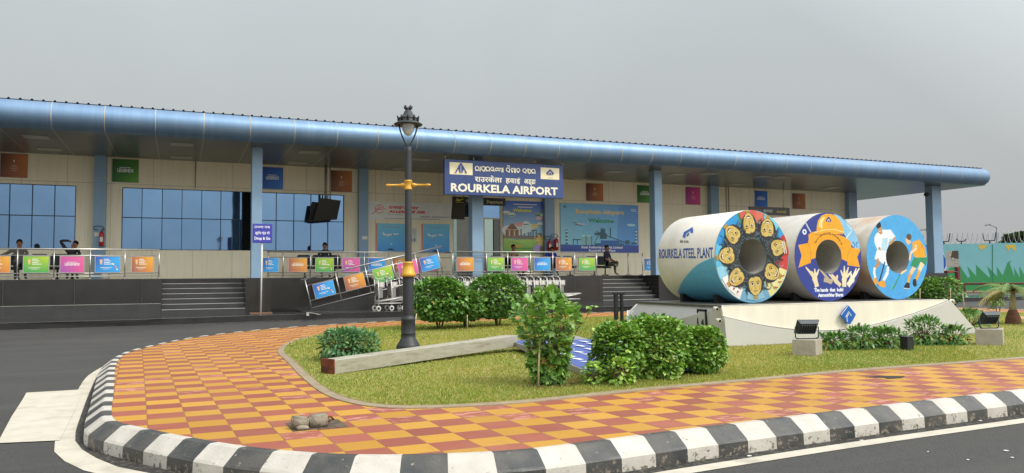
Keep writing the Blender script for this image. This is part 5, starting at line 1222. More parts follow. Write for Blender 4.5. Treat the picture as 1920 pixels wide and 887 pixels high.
# ================================================================ PLINTH AND PAINTED COILS
ZT = .865; PY0, PY1 = 10.0, 12.5
plt_ = thing('coil_plinth', 'long white plinth with a curved cream front and blue diamond emblem', 'plinth', (10.8, 11, .2))
PG = mat('plinth_grey_panel', '#c4c1bc', .45, .05, var=.05, scale=1.2); PC = mat('plinth_cream_panel', '#e9e1d0', .45, .05, var=.07, scale=1.5, stretch=(3, 1, .5))
z0 = .19
b8 = [(8.06, PY0+.05, z0), (13.93, PY0+.05, z0), (13.93, PY1, z0), (7.75, PY1+.35, z0), (8.0, PY0+.05, ZT-.03), (13.16, PY0+.05, ZT-.03), (13.16, PY1, ZT-.03), (8.0, PY1, ZT-.03)]
q = MB(); q.add(b8, [(3, 2, 1, 0), (4, 5, 6, 7), (0, 1, 5, 4), (1, 2, 6, 5), (2, 3, 7, 6), (3, 0, 4, 7)]); q.build('body', PG, plt_)
MB().prism([(7.97, PY0+.03), (13.18, PY0+.03), (13.18, PY1+.02), (7.97, PY1+.02)], ZT-.028, ZT).build('granite_top', mat('plinth_top_stone', '#56534d', .4, var=.2, scale=3), plt_)
cur = smooth_poly([(7.99, .70), (8.46, .60), (9.0, .50), (9.6, .43), (10.29, .395), (11.0, .43), (11.6, .51), (12.2, .62), (12.75, .74), (13.22, ZT-.005)], .15, False)
q = MB(); q.prism([(7.985, ZT-.001)]+[tuple(p) for p in cur], PY0+.015, PY0+.045, plane='xz'); q.build('cream_front', PC, plt_)
q = MB(); low = [(p[0], p[1]-.012) for p in cur]; q.prism([(8.04, z0)]+[(7.99, .688)]+low[1:]+[(13.98, z0)], PY0-.03, PY0+.04, plane='xz'); q.build('grey_front', PG, plt_)
q = MB(); q.prism([(8.0, z0-.0), (14.02, z0), (14.02, z0+.02), (8.0, z0+.02)], PY0-.045, PY0-.031, plane='xz'); q.build('base_trim', mat('trim_brown', '#5b5348', .7), plt_)
q = MB(); q.tube([(7.985, PY0+.01, .70), (7.985, PY0+.01, ZT)], .012); q.tube([(7.98, PY0+.02, ZT-.004), (13.2, PY0+.02, ZT-.004)], .009); q.build('edge_trim', mat('trim_pale', '#ddd7ca', .5), plt_)
g = MB(); y0_, y1_ = 10.42, 10.66
gy0, gy1 = float(atX(1327, 595, 7.99)[1]), float(atX(1310, 595, 7.99)[1]); gz0, gz1 = float(atX(1318, 618, 7.98)[2]), float(atX(1318, 580, 7.98)[2])
g.box(7.955, 7.985, gy0, gy0+.03, gz0, gz1); g.box(7.955, 7.985, gy1-.03, gy1, gz0, gz1); g.box(7.955, 7.985, gy0, gy1, gz1-.03, gz1); g.box(7.97, 7.985, (gy0*.62+gy1*.38), (gy0*.38+gy1*.62), gz0, gz1-.03)
g.build('black_grille', BLACKP, plt_)
e0 = MB(); lx, lz, lr = 10.61, .655, .165
YE = PY0-.04
e0.prism([(lx, lz+lr), (lx+lr*1.05, lz), (lx+lr*.45, lz-lr*.75), (lx+lr*.33, lz-lr*.6), (lx+lr*.33, lz-lr*.95), (lx+.02, lz-lr), (lx-.03, lz-lr*.9), (lx-lr*.35, lz-lr*.95), (lx-lr*.35, lz-lr*.7), (lx-lr*1.05, lz)], YE-.03, YE, plane='xz')
em = e0.build('blue_emblem', mat('emblem_blue', '#1f62b8', .3, .1, var=.05), plt_)
P = Paint((lx, YE-.03, lz), (1, 0, 0), (0, 0, 1)); P.line([(-lr*.42, -lr*.25), (0, lr*.32), (lr*.36, -lr*.12)], .02, '#c9ced2'); P.line([(-lr*.25, -lr*.75), (-lr*.25, -lr*.2), (lr*.03, lr*.12)], .014, '#dfe3e6'); P.line([(-lr*1.05, 0), (0, lr)], .012, '#e9e6df'); P.build('emblem_lines', em)
rehome(plt_)
# hook pipes and security cameras
def crook(lb, pts, r): tag(MB().tube(pts, r, 10).build('curved_pipe', WHITEP), lb, 'pipe')
pE = atY(1784, 565, 11.9); x0 = pE[0]; z0_ = pE[2]
crook('short curled white pipe behind the pointed end of the plinth', [(x0-.10, 11.9, z0_-.5), (x0-.08, 11.9, z0_-.05), (x0-.02, 11.9, z0_+.03), (x0+.06, 11.9, z0_+.02), (x0+.10, 11.9, z0_-.05)], .022)
pE = atY(1198, 572, 12.9)
crook('bent white pipe at the back corner of the plinth beside the small white floodlight', [(pE[0]-.35, 12.9, .22), (pE[0]-.2, 12.9, pE[2]-.12), (pE[0]-.05, 12.9, pE[2]), (pE[0]+.02, 12.9, pE[2]+.02)], .022)
for k, (dy, lb) in enumerate(((0, 'small white security camera on the plinth side, the upper one'), (-.02, 'small white security camera fixed low near the plinth corner'))):
    pc = atX(1346 if k == 0 else 1351, 578 if k == 0 else 600, 7.96)
    t = thing('security_camera', lb, 'camera', tuple(pc), 0, 'small security cameras on the plinth')
    y, z = float(pc[1]), float(pc[2])
    MB().tube([(7.93, y+.05, z), (7.90, y-.06, z-.01)], .03, 12).build('camera_body', WHITEP, t); MB().tube([(7.90, y-.061, z-.0105), (7.899, y-.068, z-.011)], .022, 12).build('camera_glass', DARKG, t); MB().tube([(7.985, y+.02, z+.02), (7.93, y+.02, z+.005)], .012).build('bracket', WHITEP, t); rehome(t)

# ---- coils
CY0, CY1 = 10.6, 12.33; CR, CH = .808, .308; CZ = ZT+CR+.002
CXS = [9.13, 10.88, 12.63]
class RingPaint(Paint):
    def poly(s, pts, c):
        if isinstance(c, list): return Paint.poly(s, pts, c)
        q = []
        for i in range(len(pts)):
            a, b_ = np.array(pts[i], float), np.array(pts[(i+1) % len(pts)], float); k = max(1, int(np.linalg.norm(b_-a)/.03))
            for j in range(k): q.append(a+(b_-a)*j/k)
        out = []
        for p in q:
            r = np.linalg.norm(p); rc = min(max(r, CH+.004), CR-.004); p = p*(rc/max(r, 1e-6)) if rc != r else p; out.append(tuple(p))
        s.raw(out, [tuple(range(len(out)))], lin(c))
    def annulus(s, c, r0=CH+.002, r1=CR-.001, a0=0, a1=360, n=72):
        A_ = [radians(a0+(a1-a0)*i/n) for i in range(n+1)]
        pts = [(r0*cos(a), r0*sin(a)) for a in A_]+[(r1*cos(a), r1*sin(a)) for a in A_]
        s.raw(pts, [(i, n+1+i, n+2+i, i+1) for i in range(n)], lin(c))
    def line(s, pts, w, c):
        pts2 = []
        for p in pts:
            p = np.array(p, float); r = np.linalg.norm(p); rc = min(max(r, CH+.01), CR-.008); pts2.append(p*(rc/max(r, 1e-6)))
        Paint.line(s, pts2, w, c)
def coil(k, label, body, inner):
    cx = CXS[k]; t = thing('steel_coil', label, 'painted coil', (cx, CY0, ZT), 0, 'big painted steel coils')
    q = MB(); n = 96; b = .014
    q.lathe([(CR-b, CY0), (CR, CY0+b), (CR, CY1-b), (CR-b, CY1)], (cx, 0, CZ), n, axis='y')
    for rad, y in ((CR-b, CY0), (CR-b, CY1)):
        i0 = len(q.v); q.v += [(cx+r_*cos(2*pi*i/n), y, CZ+r_*sin(2*pi*i/n)) for r_ in (rad, CH) for i in range(n)]
        for i in range(n): q.f.append((i0+i, i0+(i+1) % n, i0+n+(i+1) % n, i0+n+i)); q.m.append(0); q.sm.append(False)
    q.build('coil_body', body, t)
    MB().lathe([(CH-.003, CY0+.002), (CH-.003, CY1-.002)], (cx, 0, CZ), 64, axis='y').build('bore', inner, t)
    for yy in (CY0+.35, CY1-.4):
        s_ = MB()
        for sg in (-1, 1): s_.prism([(cx+sg*.16, ZT), (cx+sg*.50, ZT), (cx+sg*.52, ZT+.15), (cx+sg*.44, ZT+.135), (cx+sg*.3, ZT+.055), (cx+sg*.16, ZT+.014)], yy, yy+.09, plane='xz')
        s_.box(cx-.17, cx+.17, yy, yy+.09, ZT, ZT+.012); s_.build('cradle', BLACKP, t)
    return t
STEELIN = mat('bore_steel', '#b3b0a8', .42, .3, var=.2, scale=2, col2='#a58f7c', fac2=.3)
c1_ = coil(0, 'cream and blue coil painted with eight smiling faces, lettered ROURKELA STEEL PLANT', mat('coil_cream_paint', '#ebe4d6', .4, var=.07, scale=2.5, col2='#ddd2be', fac2=.4), STEELIN)
c2_ = coil(1, 'dark blue painted coil with an orange helmet, ribbon and reaching hands', mat('coil_grey_paint', '#bcb8b0', .42, .05, var=.12, scale=2.5, col2='#bdb4a2', fac2=.4), STEELIN)
c3_ = coil(2, 'light blue painted coil with two hockey players and a rust stained side', mat('coil_stained_paint', '#bdb6a9', .45, .05, var=.18, scale=3, col2='#a98568', fac2=.42), STEELIN)
def ring(k, base):
    P = RingPaint((CXS[k], CY0, CZ), (1, 0, 0), (0, 0, 1), step=.00003, start=.0015); P.annulus(base); return P

# faces mural
P = ring(0, '#3f9ab8')
zf = lambda x, y: P.px(1220+x/4.435, 380+y/4.435)
def zp(*pts): return [zf(*p) for p in pts]
def sect(a0, a1, c, r0=.42): P.annulus(c, r0, CR-.012, a0, a1, 16)
sect(68, 112, '#cf6a55'); sect(112, 150, '#2f96d0'); sect(40, 68, '#6fc0d4'); sect(20, 40, '#2f9ad6'); sect(-18, 20, '#c23b35'); sect(-62, -18, '#d9cf86'); sect(-112, -62, '#6f9fb8'); sect(-150, -112, '#e2dcd2'); sect(150, 188, '#2c8fd0'); sect(188, 212, '#8fc7dc'); sect(104, 114, '#3a8a5c', .5); sect(165, 176, '#3f9a78', .4)
P.annulus('#356c6a', CH+.002, .50)
rr = np.random.default_rng(5)
for i in range(240):   # strands of hair and cloth around the middle
    a = rr.uniform(0, 2*pi); r0 = rr.uniform(.32, .60); a2 = a+rr.uniform(-.35, .35); r1 = r0+rr.uniform(.02, .12)
    P.line([(r0*cos(a), r0*sin(a)), ((r0+r1)/2*cos((a+a2)/2), (r0+r1)/2*sin((a+a2)/2)), (r1*cos(a2), r1*sin(a2))], rr.uniform(.008, .024), random.choice(['#23282d', '#39424a', '#2c3a40', '#5d6c72', '#1f2226', '#8a9aa0']))
def clothes(cx, cy, up, c, trim, w=.20):
    ux_, uy_ = cos(up), sin(up); q = lambda a, b: (cx+a*uy_+b*ux_, cy-a*ux_+b*uy_)
    P.poly([q(-w, -.22), q(-w*.8, -.10), q(-.06, -.07), q(.06, -.07), q(w*.8, -.10), q(w, -.22), q(0, -.26)], c)
    P.line([q(-.09, -.075), q(0, -.14), q(.09, -.075)], .018, trim)
def face(cx, cy, rx, ry, up, skin='#ccb062', hair='#25282c', smile=1, tilt=0):
    up += tilt; ux_, uy_ = cos(up), sin(up)
    q = lambda a, b: (cx+a*rx*uy_+b*ry*ux_, cy-a*rx*ux_+b*ry*uy_)
    def blob(a, b, ra, rb, c, n=18): P.poly([q(a+ra*cos(t), b+rb*sin(t)) for t in np.linspace(0, 2*pi, n)[:-1]], c)
    for i in range(16):
        a = rr.uniform(-.3, pi+.3); r0 = rr.uniform(1.0, 1.25); b1 = a+rr.uniform(-.5, .5); P.line([q(r0*cos(a), .2+r0*sin(a)), q(1.45*cos(b1), .25+1.4*sin(b1)), q(1.7*cos(b1+.2), .3+1.6*sin(b1+.2))], [.03, .022, .008], random.choice([hair, '#343b40', '#1b1d20', '#55626a']))
    blob(0, .22, 1.22, 1.14, hair, 22); 
    for k in range(9): a = .2+k*.33; P.line([q(1.02*cos(a), .2+.95*sin(a)), q(1.18*cos(a+.2), .25+1.1*sin(a+.2))], .008, '#6a757c')
    P.poly([q(-.22, -.7), q(.22, -.7), q(.3, -1.25), q(-.3, -1.25)], '#b08f40')
    P.poly([q(a, b) for a, b in ((-.95, .35), (-.9, -.15), (-.72, -.6), (-.35, -.93), (0, -1.02), (.35, -.93), (.72, -.6), (.9, -.15), (.95, .35), (.7, .78), (.2, .9), (-.3, .88), (-.75, .72))], '#2e2a22')
    P.poly([q(a*.94, b*.95) for a, b in ((-.95, .35), (-.9, -.15), (-.72, -.6), (-.35, -.93), (0, -1.02), (.35, -.93), (.72, -.6), (.9, -.15), (.95, .35), (.7, .74), (.2, .84), (-.3, .82), (-.75, .68))], skin)
    P.poly([q(a, b) for a, b in ((.35, .6), (.85, .35), (.8, -.2), (.6, -.6), (.5, -.1))], '#c2a046')
    for s_ in (-1, 1):
        P.line([q(s_*.62, .30), q(s_*.40, .38), q(s_*.16, .30)], .012, '#2e2a22'); blob(s_*.38, .12, .22, .10, '#efe6c4', 10); blob(s_*.38, .12, .11, .10, '#1e1b18', 8); P.line([q(s_*.62, .12), q(s_*.38, .23), q(s_*.16, .12)], .009, '#2e2a22')
        P.line([q(s_*.55, -.25), q(s_*.50, -.5)], .006, '#8a6f32')
    P.line([q(-.05, .1), q(-.10, -.22), q(.02, -.30), q(.12, -.24)], .009, '#6f5626')
    if smile: P.poly([q(-.42, -.42), q(0, -.5), q(.42, -.42), q(.25, -.68), q(0, -.76), q(-.25, -.68)], '#5a2a22'); P.poly([q(-.34, -.46), q(0, -.53), q(.34, -.46), q(.2, -.6), q(-.2, -.6)], '#f2ead2')
    else: P.line([q(-.3, -.52), q(0, -.56), q(.3, -.5)], .014, '#7a3a2a')
    P.line([q(-.6, .95), q(-.2, .70), q(.2, .92), q(.6, .74)], .014, hair)
FS = [(815, 175, 52, 84, 'A'), (968, 212, 58, 62, 'B'), (1058, 372, 54, 56, 'C'), (1003, 580, 52, 64, 'D'), (865, 690, 48, 70, 'E'), (708, 622, 50, 62, 'F'), (628, 440, 52, 62, 'G'), (675, 262, 52, 58, 'H')]
CL = {'A': ('#c95a4a', '#e8a07a'), 'B': ('#7cc4d8', '#e9e2cf'), 'C': ('#b8302c', '#f0ece6'), 'D': ('#e0d79a', '#4f9a5a'), 'E': ('#86b4c8', '#e8ecee'), 'F': ('#ece6dc', '#b83038'), 'G': ('#5fb8dc', '#f0ead8'), 'H': ('#2f94d4', '#e9e6da')}
for x, y, rx, ry, kk in FS:
    p = zf(x, y); up = atan2(-p[1], -p[0]); clothes(p[0], p[1], up, *CL[kk])
for x, y, rx, ry, kk in FS:
    p = zf(x, y); up = atan2(-p[1], -p[0]); sx_ = .0029*1.0; th = abs(cos(up))
    face(p[0]*.985, p[1]*.985, .158 if kk != 'A' else .142, .185 if kk != 'A' else .205, up, smile=kk != 'E', tilt={'B': .5, 'D': .25, 'F': -.15, 'G': .2}.get(kk, 0))
for a in (-30, -40, -50): P.line([(.70*cos(radians(a)), .70*sin(radians(a))), (.76*cos(radians(a+4)), .76*sin(radians(a+4)))], .02, '#b84038')
for a in (-128, -136, -120): P.ell(.70*cos(radians(a)), .70*sin(radians(a)), .018, .018, '#b02a38', n=8)
for r_ in (.70, .74): P.line([(r_*cos(radians(a)), r_*sin(radians(a))) for a in range(4, 24, 3)], .014, '#f2eee8')
P.build('painted_face', c1_, PAINTED)

# helmet mural
P = ring(1, '#2c3c8c')
zf2 = lambda x, y: P.px(1470+x/4.433, 380+y/4.433)
z2 = lambda *pts: [zf2(*p) for p in pts]
P.poly(z2((400, 78), (470, 98), (540, 150), (590, 210), (625, 290), (640, 375), (600, 395), (560, 350), (520, 300), (480, 220), (440, 130)), '#86bfe0')
P.poly(z2((480, 105), (540, 150), (590, 215), (560, 230), (520, 180)), '#b5d6ea')
P.line(z2((560, 235), (515, 300)), .02, '#d8e2ea'); P.line(z2((570, 325), (590, 350), (582, 375)), .018, '#2f5fa8'); P.line(z2((612, 325), (598, 350), (606, 375)), .018, '#2f5fa8')
P.poly(z2((118, 352), (198, 336), (205, 300), (202, 265), (235, 243), (262, 262), (300, 262), (365, 258), (430, 262), (500, 283), (552, 322), (560, 372), (638, 388), (608, 452), (630, 536), (526, 520), (526, 490), (476, 468), (470, 392), (430, 332), (370, 306), (308, 332), (275, 392), (264, 458), (222, 474), (222, 500), (120, 540), (146, 440)), '#e8a018')
P.line(z2((198, 336), (222, 400), (222, 474)), .007, '#a8700f'); P.line(z2((560, 372), (530, 430), (526, 490)), .007, '#a8700f')
P.poly(z2((236, 246), (270, 236), (272, 190), (284, 145), (312, 108), (350, 92), (392, 94), (430, 110), (462, 145), (484, 190), (500, 255), (440, 262), (340, 258), (262, 268)), '#eca41e')
P.poly(z2((288, 200), (296, 150), (325, 118), (340, 122), (320, 165), (318, 215)), '#f6d78a')
P.line(z2((252, 250), (330, 228), (420, 222), (495, 245)), .012, '#f8e0a0'); P.line(z2((250, 268), (340, 262), (440, 268), (500, 262)), .010, '#b87a10')
cx_, cy_ = zf2(370, 148); diamond_logo(P, cx_, cy_, .075, '#1f3f86', '#f5e6c0'); P.text('SAIL', *zf2(372, 188), .02, '#3a3a5a')
hx_ = zf2(170, 243); P.poly([(hx_[0]+.055*cos(a), hx_[1]+.055*sin(a)) for a in np.linspace(0, 2*pi, 7)[:-1]], '#d8dde6'); P.ell(hx_[0], hx_[1], .02, .02, '#2c3c8c', n=10)
P.line(z2((180, 168), (222, 246)), .022, '#cfd5de')
tt = "There's a little bit of SAIL in everybody's life"
ms, _ = text_mesh(tt, .02, .1); Wt = ms[:, 0].max(); a_0, a_1 = radians(143), radians(33); R0_ = .375
def arcf(x, y): f = x/(Wt*.042/.72*1.0); a = a_0+(a_1-a_0)*f; r_ = R0_+y+.035*sin(pi*f); return (r_*cos(a)*1.02, r_*sin(a))
P.text(tt, 0, 0, .042, '#4a3208', 'l', bold=.02, shear=.1, fn=arcf)
def hand(wrist, palm, tips, c, wr=.10):
    wx, wy = zf2(*wrist); px2, py2 = zf2(*palm)
    P.line([(wx, wy), ((wx+px2)/2, (wy+py2)/2), (px2, py2)], [wr, wr*.95, wr*1.15], c); P.ell(px2, py2, wr*.62, wr*.6, c, n=12)
    for tx_, ty_ in tips:
        q = zf2(tx_, ty_); m_ = ((px2*.45+q[0]*.55)+.005, (py2*.45+q[1]*.55)); P.line([(px2, py2), m_, q], [.055, .05, .022], c)
hand((275, 700), (255, 632), ((180, 535), (228, 570), (255, 548), (290, 552)), '#e2d2a8')
hand((500, 700), (500, 640), ((500, 525), (535, 535), (470, 560), (560, 570)), '#e6d8b0'); hand((530, 690), (565, 640), ((625, 545), (600, 545), (550, 575)), '#efe4c4')
hand((330, 640), (385, 655), ((300, 560), (330, 600), (440, 610)), '#b7a68c', .08); hand((470, 690), (430, 650), ((370, 592), (395, 590), (445, 600)), '#d9c9a2', .08)
P.text('The hands  that  build', *zf2(372, 738), .062, '#e6e8ee', bold=.05, width=.70); P.text('Aatmanirbhar Bharat', *zf2(388, 780), .062, '#e6e8ee', bold=.05, width=.61)
P.build('painted_face', c2_, PAINTED)

# hockey mural
P = ring(2, '#4aa3dc')
zf3 = lambda x, y: P.px(1600+x/4.4375, 380+y/4.4375)
z3 = lambda *pts: [zf3(*p) for p in pts]
SK1, SK2, W1_, W2_ = '#c08a5a', '#e0b486', '#e6eef2', '#b5d6e6'
def halo(pts, w): P.line(pts, w, '#8fc4e2')
P.poly(z3((172, 285), (195, 250), (240, 222), (312, 222), (352, 280), (346, 320), (300, 345), (292, 400), (205, 400), (172, 330)), '#9ccbe6')
P.line(z3((345, 285), (330, 318), (300, 345)), .05, SK1)
P.poly(z3((188, 262), (240, 228), (308, 230), (344, 282), (318, 305), (302, 300), (290, 340), (282, 402), (200, 392), (182, 345), (174, 300)), W1_); P.poly(z3((240, 300), (285, 290), (282, 402), (230, 396)), W2_)
P.line(z3((212, 372), (232, 420), (262, 478)), [.055, .05, .045], SK1); P.ell(*zf3(266, 488), .035, .03, SK1, n=10)
P.poly(z3((196, 392), (280, 402), (286, 440), (300, 520), (262, 520), (235, 500), (205, 478), (176, 468)), W1_)
P.line(z3((196, 470), (212, 505), (180, 545)), [.08, .085, .06], SK1); P.line(z3((178, 540), (172, 580), (184, 632)), [.055, .06, .05], W1_)
P.line(z3((300, 520), (280, 590), (250, 650)), [.06, .075, .06], W1_); P.line(z3((290, 540), (262, 600)), .02, W2_)
P.line(z3((262, 492), (238, 580), (205, 695)), [.03, .035, .04], '#1f2a55'); P.line(z3((240, 520), (225, 600)), .006, '#8fa3c8')
P.poly(z3((164, 628), (192, 622), (198, 670), (182, 682), (160, 660)), '#e09a28'); P.poly(z3((202, 660), (255, 645), (272, 700), (245, 706), (205, 688)), '#e09a28')
P.poly(z3((206, 225), (238, 215), (242, 255), (225, 268), (208, 250)), SK1); P.ell(*zf3(210, 190), .062, .075, '#15161a'); P.poly(z3((205, 215), (238, 200), (236, 218), (208, 232)), SK1); P.line(z3((212, 240), (230, 238)), .008, '#f0e4d4')
# second player
P.line(z3((575, 500), (548, 565)), [.12, .09], '#f0d3ac'); P.line(z3((512, 530), (475, 590)), [.10, .085], '#e9c79c')
P.poly(z3((490, 330), (545, 306), (592, 370), (608, 448), (556, 468), (505, 448), (490, 400)), '#e6a020'); P.line(z3((560, 340), (590, 400), (600, 440)), .008, '#2f6a4a')
P.poly(z3((500, 458), (616, 455), (604, 525), (562, 492), (520, 545), (474, 522)), '#2a8a5c')
P.line(z3((548, 566), (535, 610), (518, 645)), [.075, .07, .05], '#e9a020'); P.line(z3((474, 592), (462, 630), (455, 668)), [.07, .065, .05], '#e9a020')
P.poly(z3((496, 640), (522, 632), (528, 690), (508, 702), (492, 680)), '#1c1f24'); P.poly(z3((442, 664), (468, 668), (468, 712), (430, 718), (418, 700)), '#1c1f24'); P.line(z3((420, 712), (468, 716)), .012, '#e6e0d4')
P.line(z3((520, 350), (520, 385), (480, 415), (472, 450), (462, 480)), [.06, .055, .05, .045, .04], '#eccba4'); P.line(z3((440, 560), (410, 580), (390, 592)), [.035, .04, .03], '#eccba4')
P.poly(z3((432, 300), (462, 292), (480, 330), (455, 352), (438, 330)), '#e3bb90'); P.ell(*zf3(462, 285), .070, .062, '#5a4630'); P.poly(z3((432, 302), (452, 300), (450, 335), (440, 335)), '#e3bb90')
P.line(z3((392, 588), (345, 690), (322, 720)), [.018, .03, .035], '#2f8a6a'); P.line(z3((324, 680), (320, 722)), .03, '#5fbf9a')
P.build('painted_face', c3_, PAINTED)

# lettering on the side of the first coil (wrapped on the cylinder)
cx0 = CXS[0]
def cylhit(x, y):
    d = ray(x, y); o = EYEP-np.array([cx0, 0, CZ]); a = d[0]**2+d[2]**2; b_ = 2*(o[0]*d[0]+o[2]*d[2]); c = o[0]**2+o[2]**2-CR**2
    D = max(b_*b_-4*a*c, 0); t_ = (-b_-sqrt(D))/(2*a); p = EYEP+d*t_
    return (CY1-p[1], (pi-(atan2(p[2]-CZ, p[0]-cx0) % (2*pi)))*CR)
def warp(a, b_, d): ph = pi-b_/CR; return (cx0+(CR+d)*cos(ph), CY1-a, CZ+(CR+d)*sin(ph))
P = Paint((0, 0, 0), (1, 0, 0), (0, 0, 1), warp=warp, start=.002)
bd = [cylhit(1220+x/4.435, 380+y/4.435) for x, y in ((532, 458), (490, 466), (450, 482), (410, 503), (380, 522), (345, 555), (320, 582), (292, 615), (270, 645), (250, 680), (235, 715), (226, 750))]
bd = [(CY1-CY0, bd[0][1]+.01)]+[p for p in bd if p[0] < CY1-CY0-.02]+[(bd[-1][0]-.03, bd[-1][1]-.25), (bd[-1][0]-.05, -1.3)]
bs = np.array([p[1] for p in bd])[::-1]; as_ = np.array([p[0] for p in bd])[::-1]; o_ = np.argsort(bs); bb = np.linspace(bs.min(), bs.max(), 90); aa = np.interp(bb, bs[o_], as_[o_])
E_ = CY1-CY0-.012; pts = [(a, b_) for a, b_ in zip(aa, bb)]+[(E_, b_) for b_ in bb]; n = len(bb)
P.raw(pts, [(i, n+i, n+i+1, i+1) for i in range(n-1)], lin('#66b6d8'))
P.d = .005
TL, BL, TR, BR = cylhit(1236, 467), cylhit(1236, 484), cylhit(1337, 463.5), cylhit(1337.5, 483)
def quad(u_, v_): b0 = np.array(BL)*(1-u_)+np.array(BR)*u_; t0 = np.array(TL)*(1-u_)+np.array(TR)*u_; return tuple(b0*(1-v_)+t0*v_)
ms, _ = text_mesh('ROURKELA STEEL PLANT', .02, 0.0); wN = ms[:, 0].max()-ms[:, 0].min()
P.text('ROURKELA STEEL PLANT', 0, 0, .72, '#2450a0', 'l', bold=.02, fn=lambda x, y: quad(x/wN, y/.72))
lg = lambda a, b_: cylhit(1290+a*10, 437-b_*9-a*2.5)
P.poly([lg(-1, -.55), lg(-.75, .35), lg(.9, 1), lg(1, .35), lg(.95, -.3), lg(.5, -.1), lg(.45, .35), lg(-.3, -.1), lg(-.5, -.95)], '#2a57a8'); P.poly([lg(-.25, -.35), lg(.3, .05), lg(.2, -.55), lg(-.15, -.75)], '#2a57a8')
TL2, BL2, TR2, BR2 = cylhit(1275, 451), cylhit(1275, 455.5), cylhit(1292, 450.5), cylhit(1292, 455)
def quad2(u_, v_): b0 = np.array(BL2)*(1-u_)+np.array(BR2)*u_; t0 = np.array(TL2)*(1-u_)+np.array(TR2)*u_; return tuple(b0*(1-v_)+t0*v_)
ms2, _ = text_mesh('सेल SAIL', .02, 0.0); w2_ = ms2[:, 0].max()
P.text('सेल SAIL', 0, 0, .72, '#4a4a48', 'l', bold=.02, fn=lambda x, y: quad2(x/w2_, y/.72))
P.build('side_lettering', c1_, PAINTED)
for t in (c1_, c2_, c3_): rehome(t)

# ================================================================ FLOODLIGHTS ON BLOCKS, BOLLARD, FRAME
HOUS = mat('floodlight_housing', '#3b4348', .5, .3, var=.1)
def flood(lb, x, y, z, rz, s=1.12, m_=HOUS, grp='floodlights on concrete blocks', tilt=.6):
    t = thing('floodlight', lb, 'floodlight', (x, y, z), rz, grp)
    R_ = Matrix.Rotation(tilt, 3, 'X'); c = Vector((0, 0, .155*s)); U = lambda a, b, c_: c+R_ @ Vector((a*s, b*s, c_*s))
    q = MB(); hw2, hd, hh2 = .135, .045, .10
    def pr(a0, a1, b0, b1, k=1.0): 
        vs = [U(a0, b0, -hh2), U(a1, b0, -hh2), U(a1, b0, hh2), U(a0, b0, hh2), U(a0*k, b1, -hh2*k), U(a1*k, b1, -hh2*k), U(a1*k, b1, hh2*k), U(a0*k, b1, hh2*k)]
        q.add(vs, [(0, 1, 2, 3), (7, 6, 5, 4), (0, 4, 5, 1), (1, 5, 6, 2), (2, 6, 7, 3), (3, 7, 4, 0)])
    pr(-hw2, hw2, .0, -hd, .82); pr(-hw2*1.04, hw2*1.04, .018, .001); q.build('housing', m_, t)
    f = MB()
    for k in range(7): xx = -.09+.03*k; f.add([U(xx-.003, -hd*.8, -.07), U(xx+.003, -hd*.8, -.07), U(xx+.003, -hd*.8, .07), U(xx-.003, -hd*.8, .07), U(xx-.003, -hd-.02, -.06), U(xx+.003, -hd-.02, -.06), U(xx+.003, -hd-.02, .06), U(xx-.003, -hd-.02, .06)], [(4, 5, 6, 7), (0, 3, 7, 4), (1, 2, 6, 5), (3, 2, 6, 7), (0, 1, 5, 4)])
    f.build('cooling_fin', m_, t)
    g = MB(); g.add([U(-.12, .0195, -.085), U(.12, .0195, -.085), U(.12, .0195, .085), U(-.12, .0195, .085)], [(0, 1, 2, 3)]); g.build('front_glass', mat('lamp_glass', '#8f9699', .08, .5), t)
    b = MB()
    for s_ in (-1, 1): b.tube([(s_*.11*s, 0, .005), (s_*.15*s, 0, .02*s), (s_*.15*s, 0, .155*s)], .008*s, 6)
    b.box(-.13*s, .13*s, -.02*s, .02*s, 0, .01*s); b.build('bracket', m_, t); return t
def block(lb, P3, h):
    # three measured base corners (left, near, right)
    a, b_, c = [np.array(p[:2]) for p in P3]; d = a+c-b_
    q = MB().prism([tuple(a), tuple(b_), tuple(c), tuple(d)], .19, .2+h); o = q.build('concrete_block', CONC, None, .008); tag(o, lb, 'block', 'concrete blocks carrying floodlights'); return (a+c)/2
c = block('weathered concrete block carrying the floodlight, beside the clump row', [(7.98, 8.49), (8.19, 8.26), (8.47, 8.42)], .235)
flood('dark floodlight tilted towards the coils on the nearer concrete block', c[0], c[1]+.0, .435, -.35)
c = block('concrete block farther along the lawn, in front of the palm', [(11.70, 8.42), (11.95, 8.14), (12.30, 8.36)], .26)
flood('dark floodlight on the farther concrete block', c[0], c[1], .46, -.25)
flood('small pale floodlight on the lawn behind the back corner of the plinth', 9.9, float(atZ(1178, 598, .2)[1])-.9 if False else 15.6, .2, 2.6, 1.35, mat('pale_floodlight', '#c9ccc8', .4, .2), None)
t = thing('bollard_light', 'short black square bollard light standing in the grass between leafy clumps', 'bollard', (10.02, 8.30, .2)); MB().box(9.955, 10.085, 8.235, 8.365, .19, .40).build('body', BLACKP, t, bevel=.004); MB().box(9.945, 10.095, 8.225, 8.375, .40, .415).build('cap', BLACKP, t); rehome(t)
def frame(lb, x, y, w, h, z=.2):
    t = thing('black_post_frame', lb, 'post', (x, y, z), 0, 'black two legged post frames')
    MB().box(x-w/2-.03, x-w/2+.03, y-.03, y+.03, z-.01, z+h).build('leg', BLACKP, t); MB().box(x+w/2-.02, x+w/2+.02, y-.03, y+.03, z-.01, z+h).build('leg', BLACKP, t); MB().box(x-w/2-.045, x+w/2+.045, y-.04, y+.04, z+h, z+h+.03).build('top_bar', BLACKP, t); rehome(t)
p = atY(1160, 552, 12.2); frame('black two legged frame sticking up behind the clipped shrubs', p[0], 12.2, .12, p[2]-.2)
p = atY(1757, 540, 21.0); frame('black two legged frame among the far shrubs under the granite terrace end', p[0], 21.0, .17, p[2]-.2)

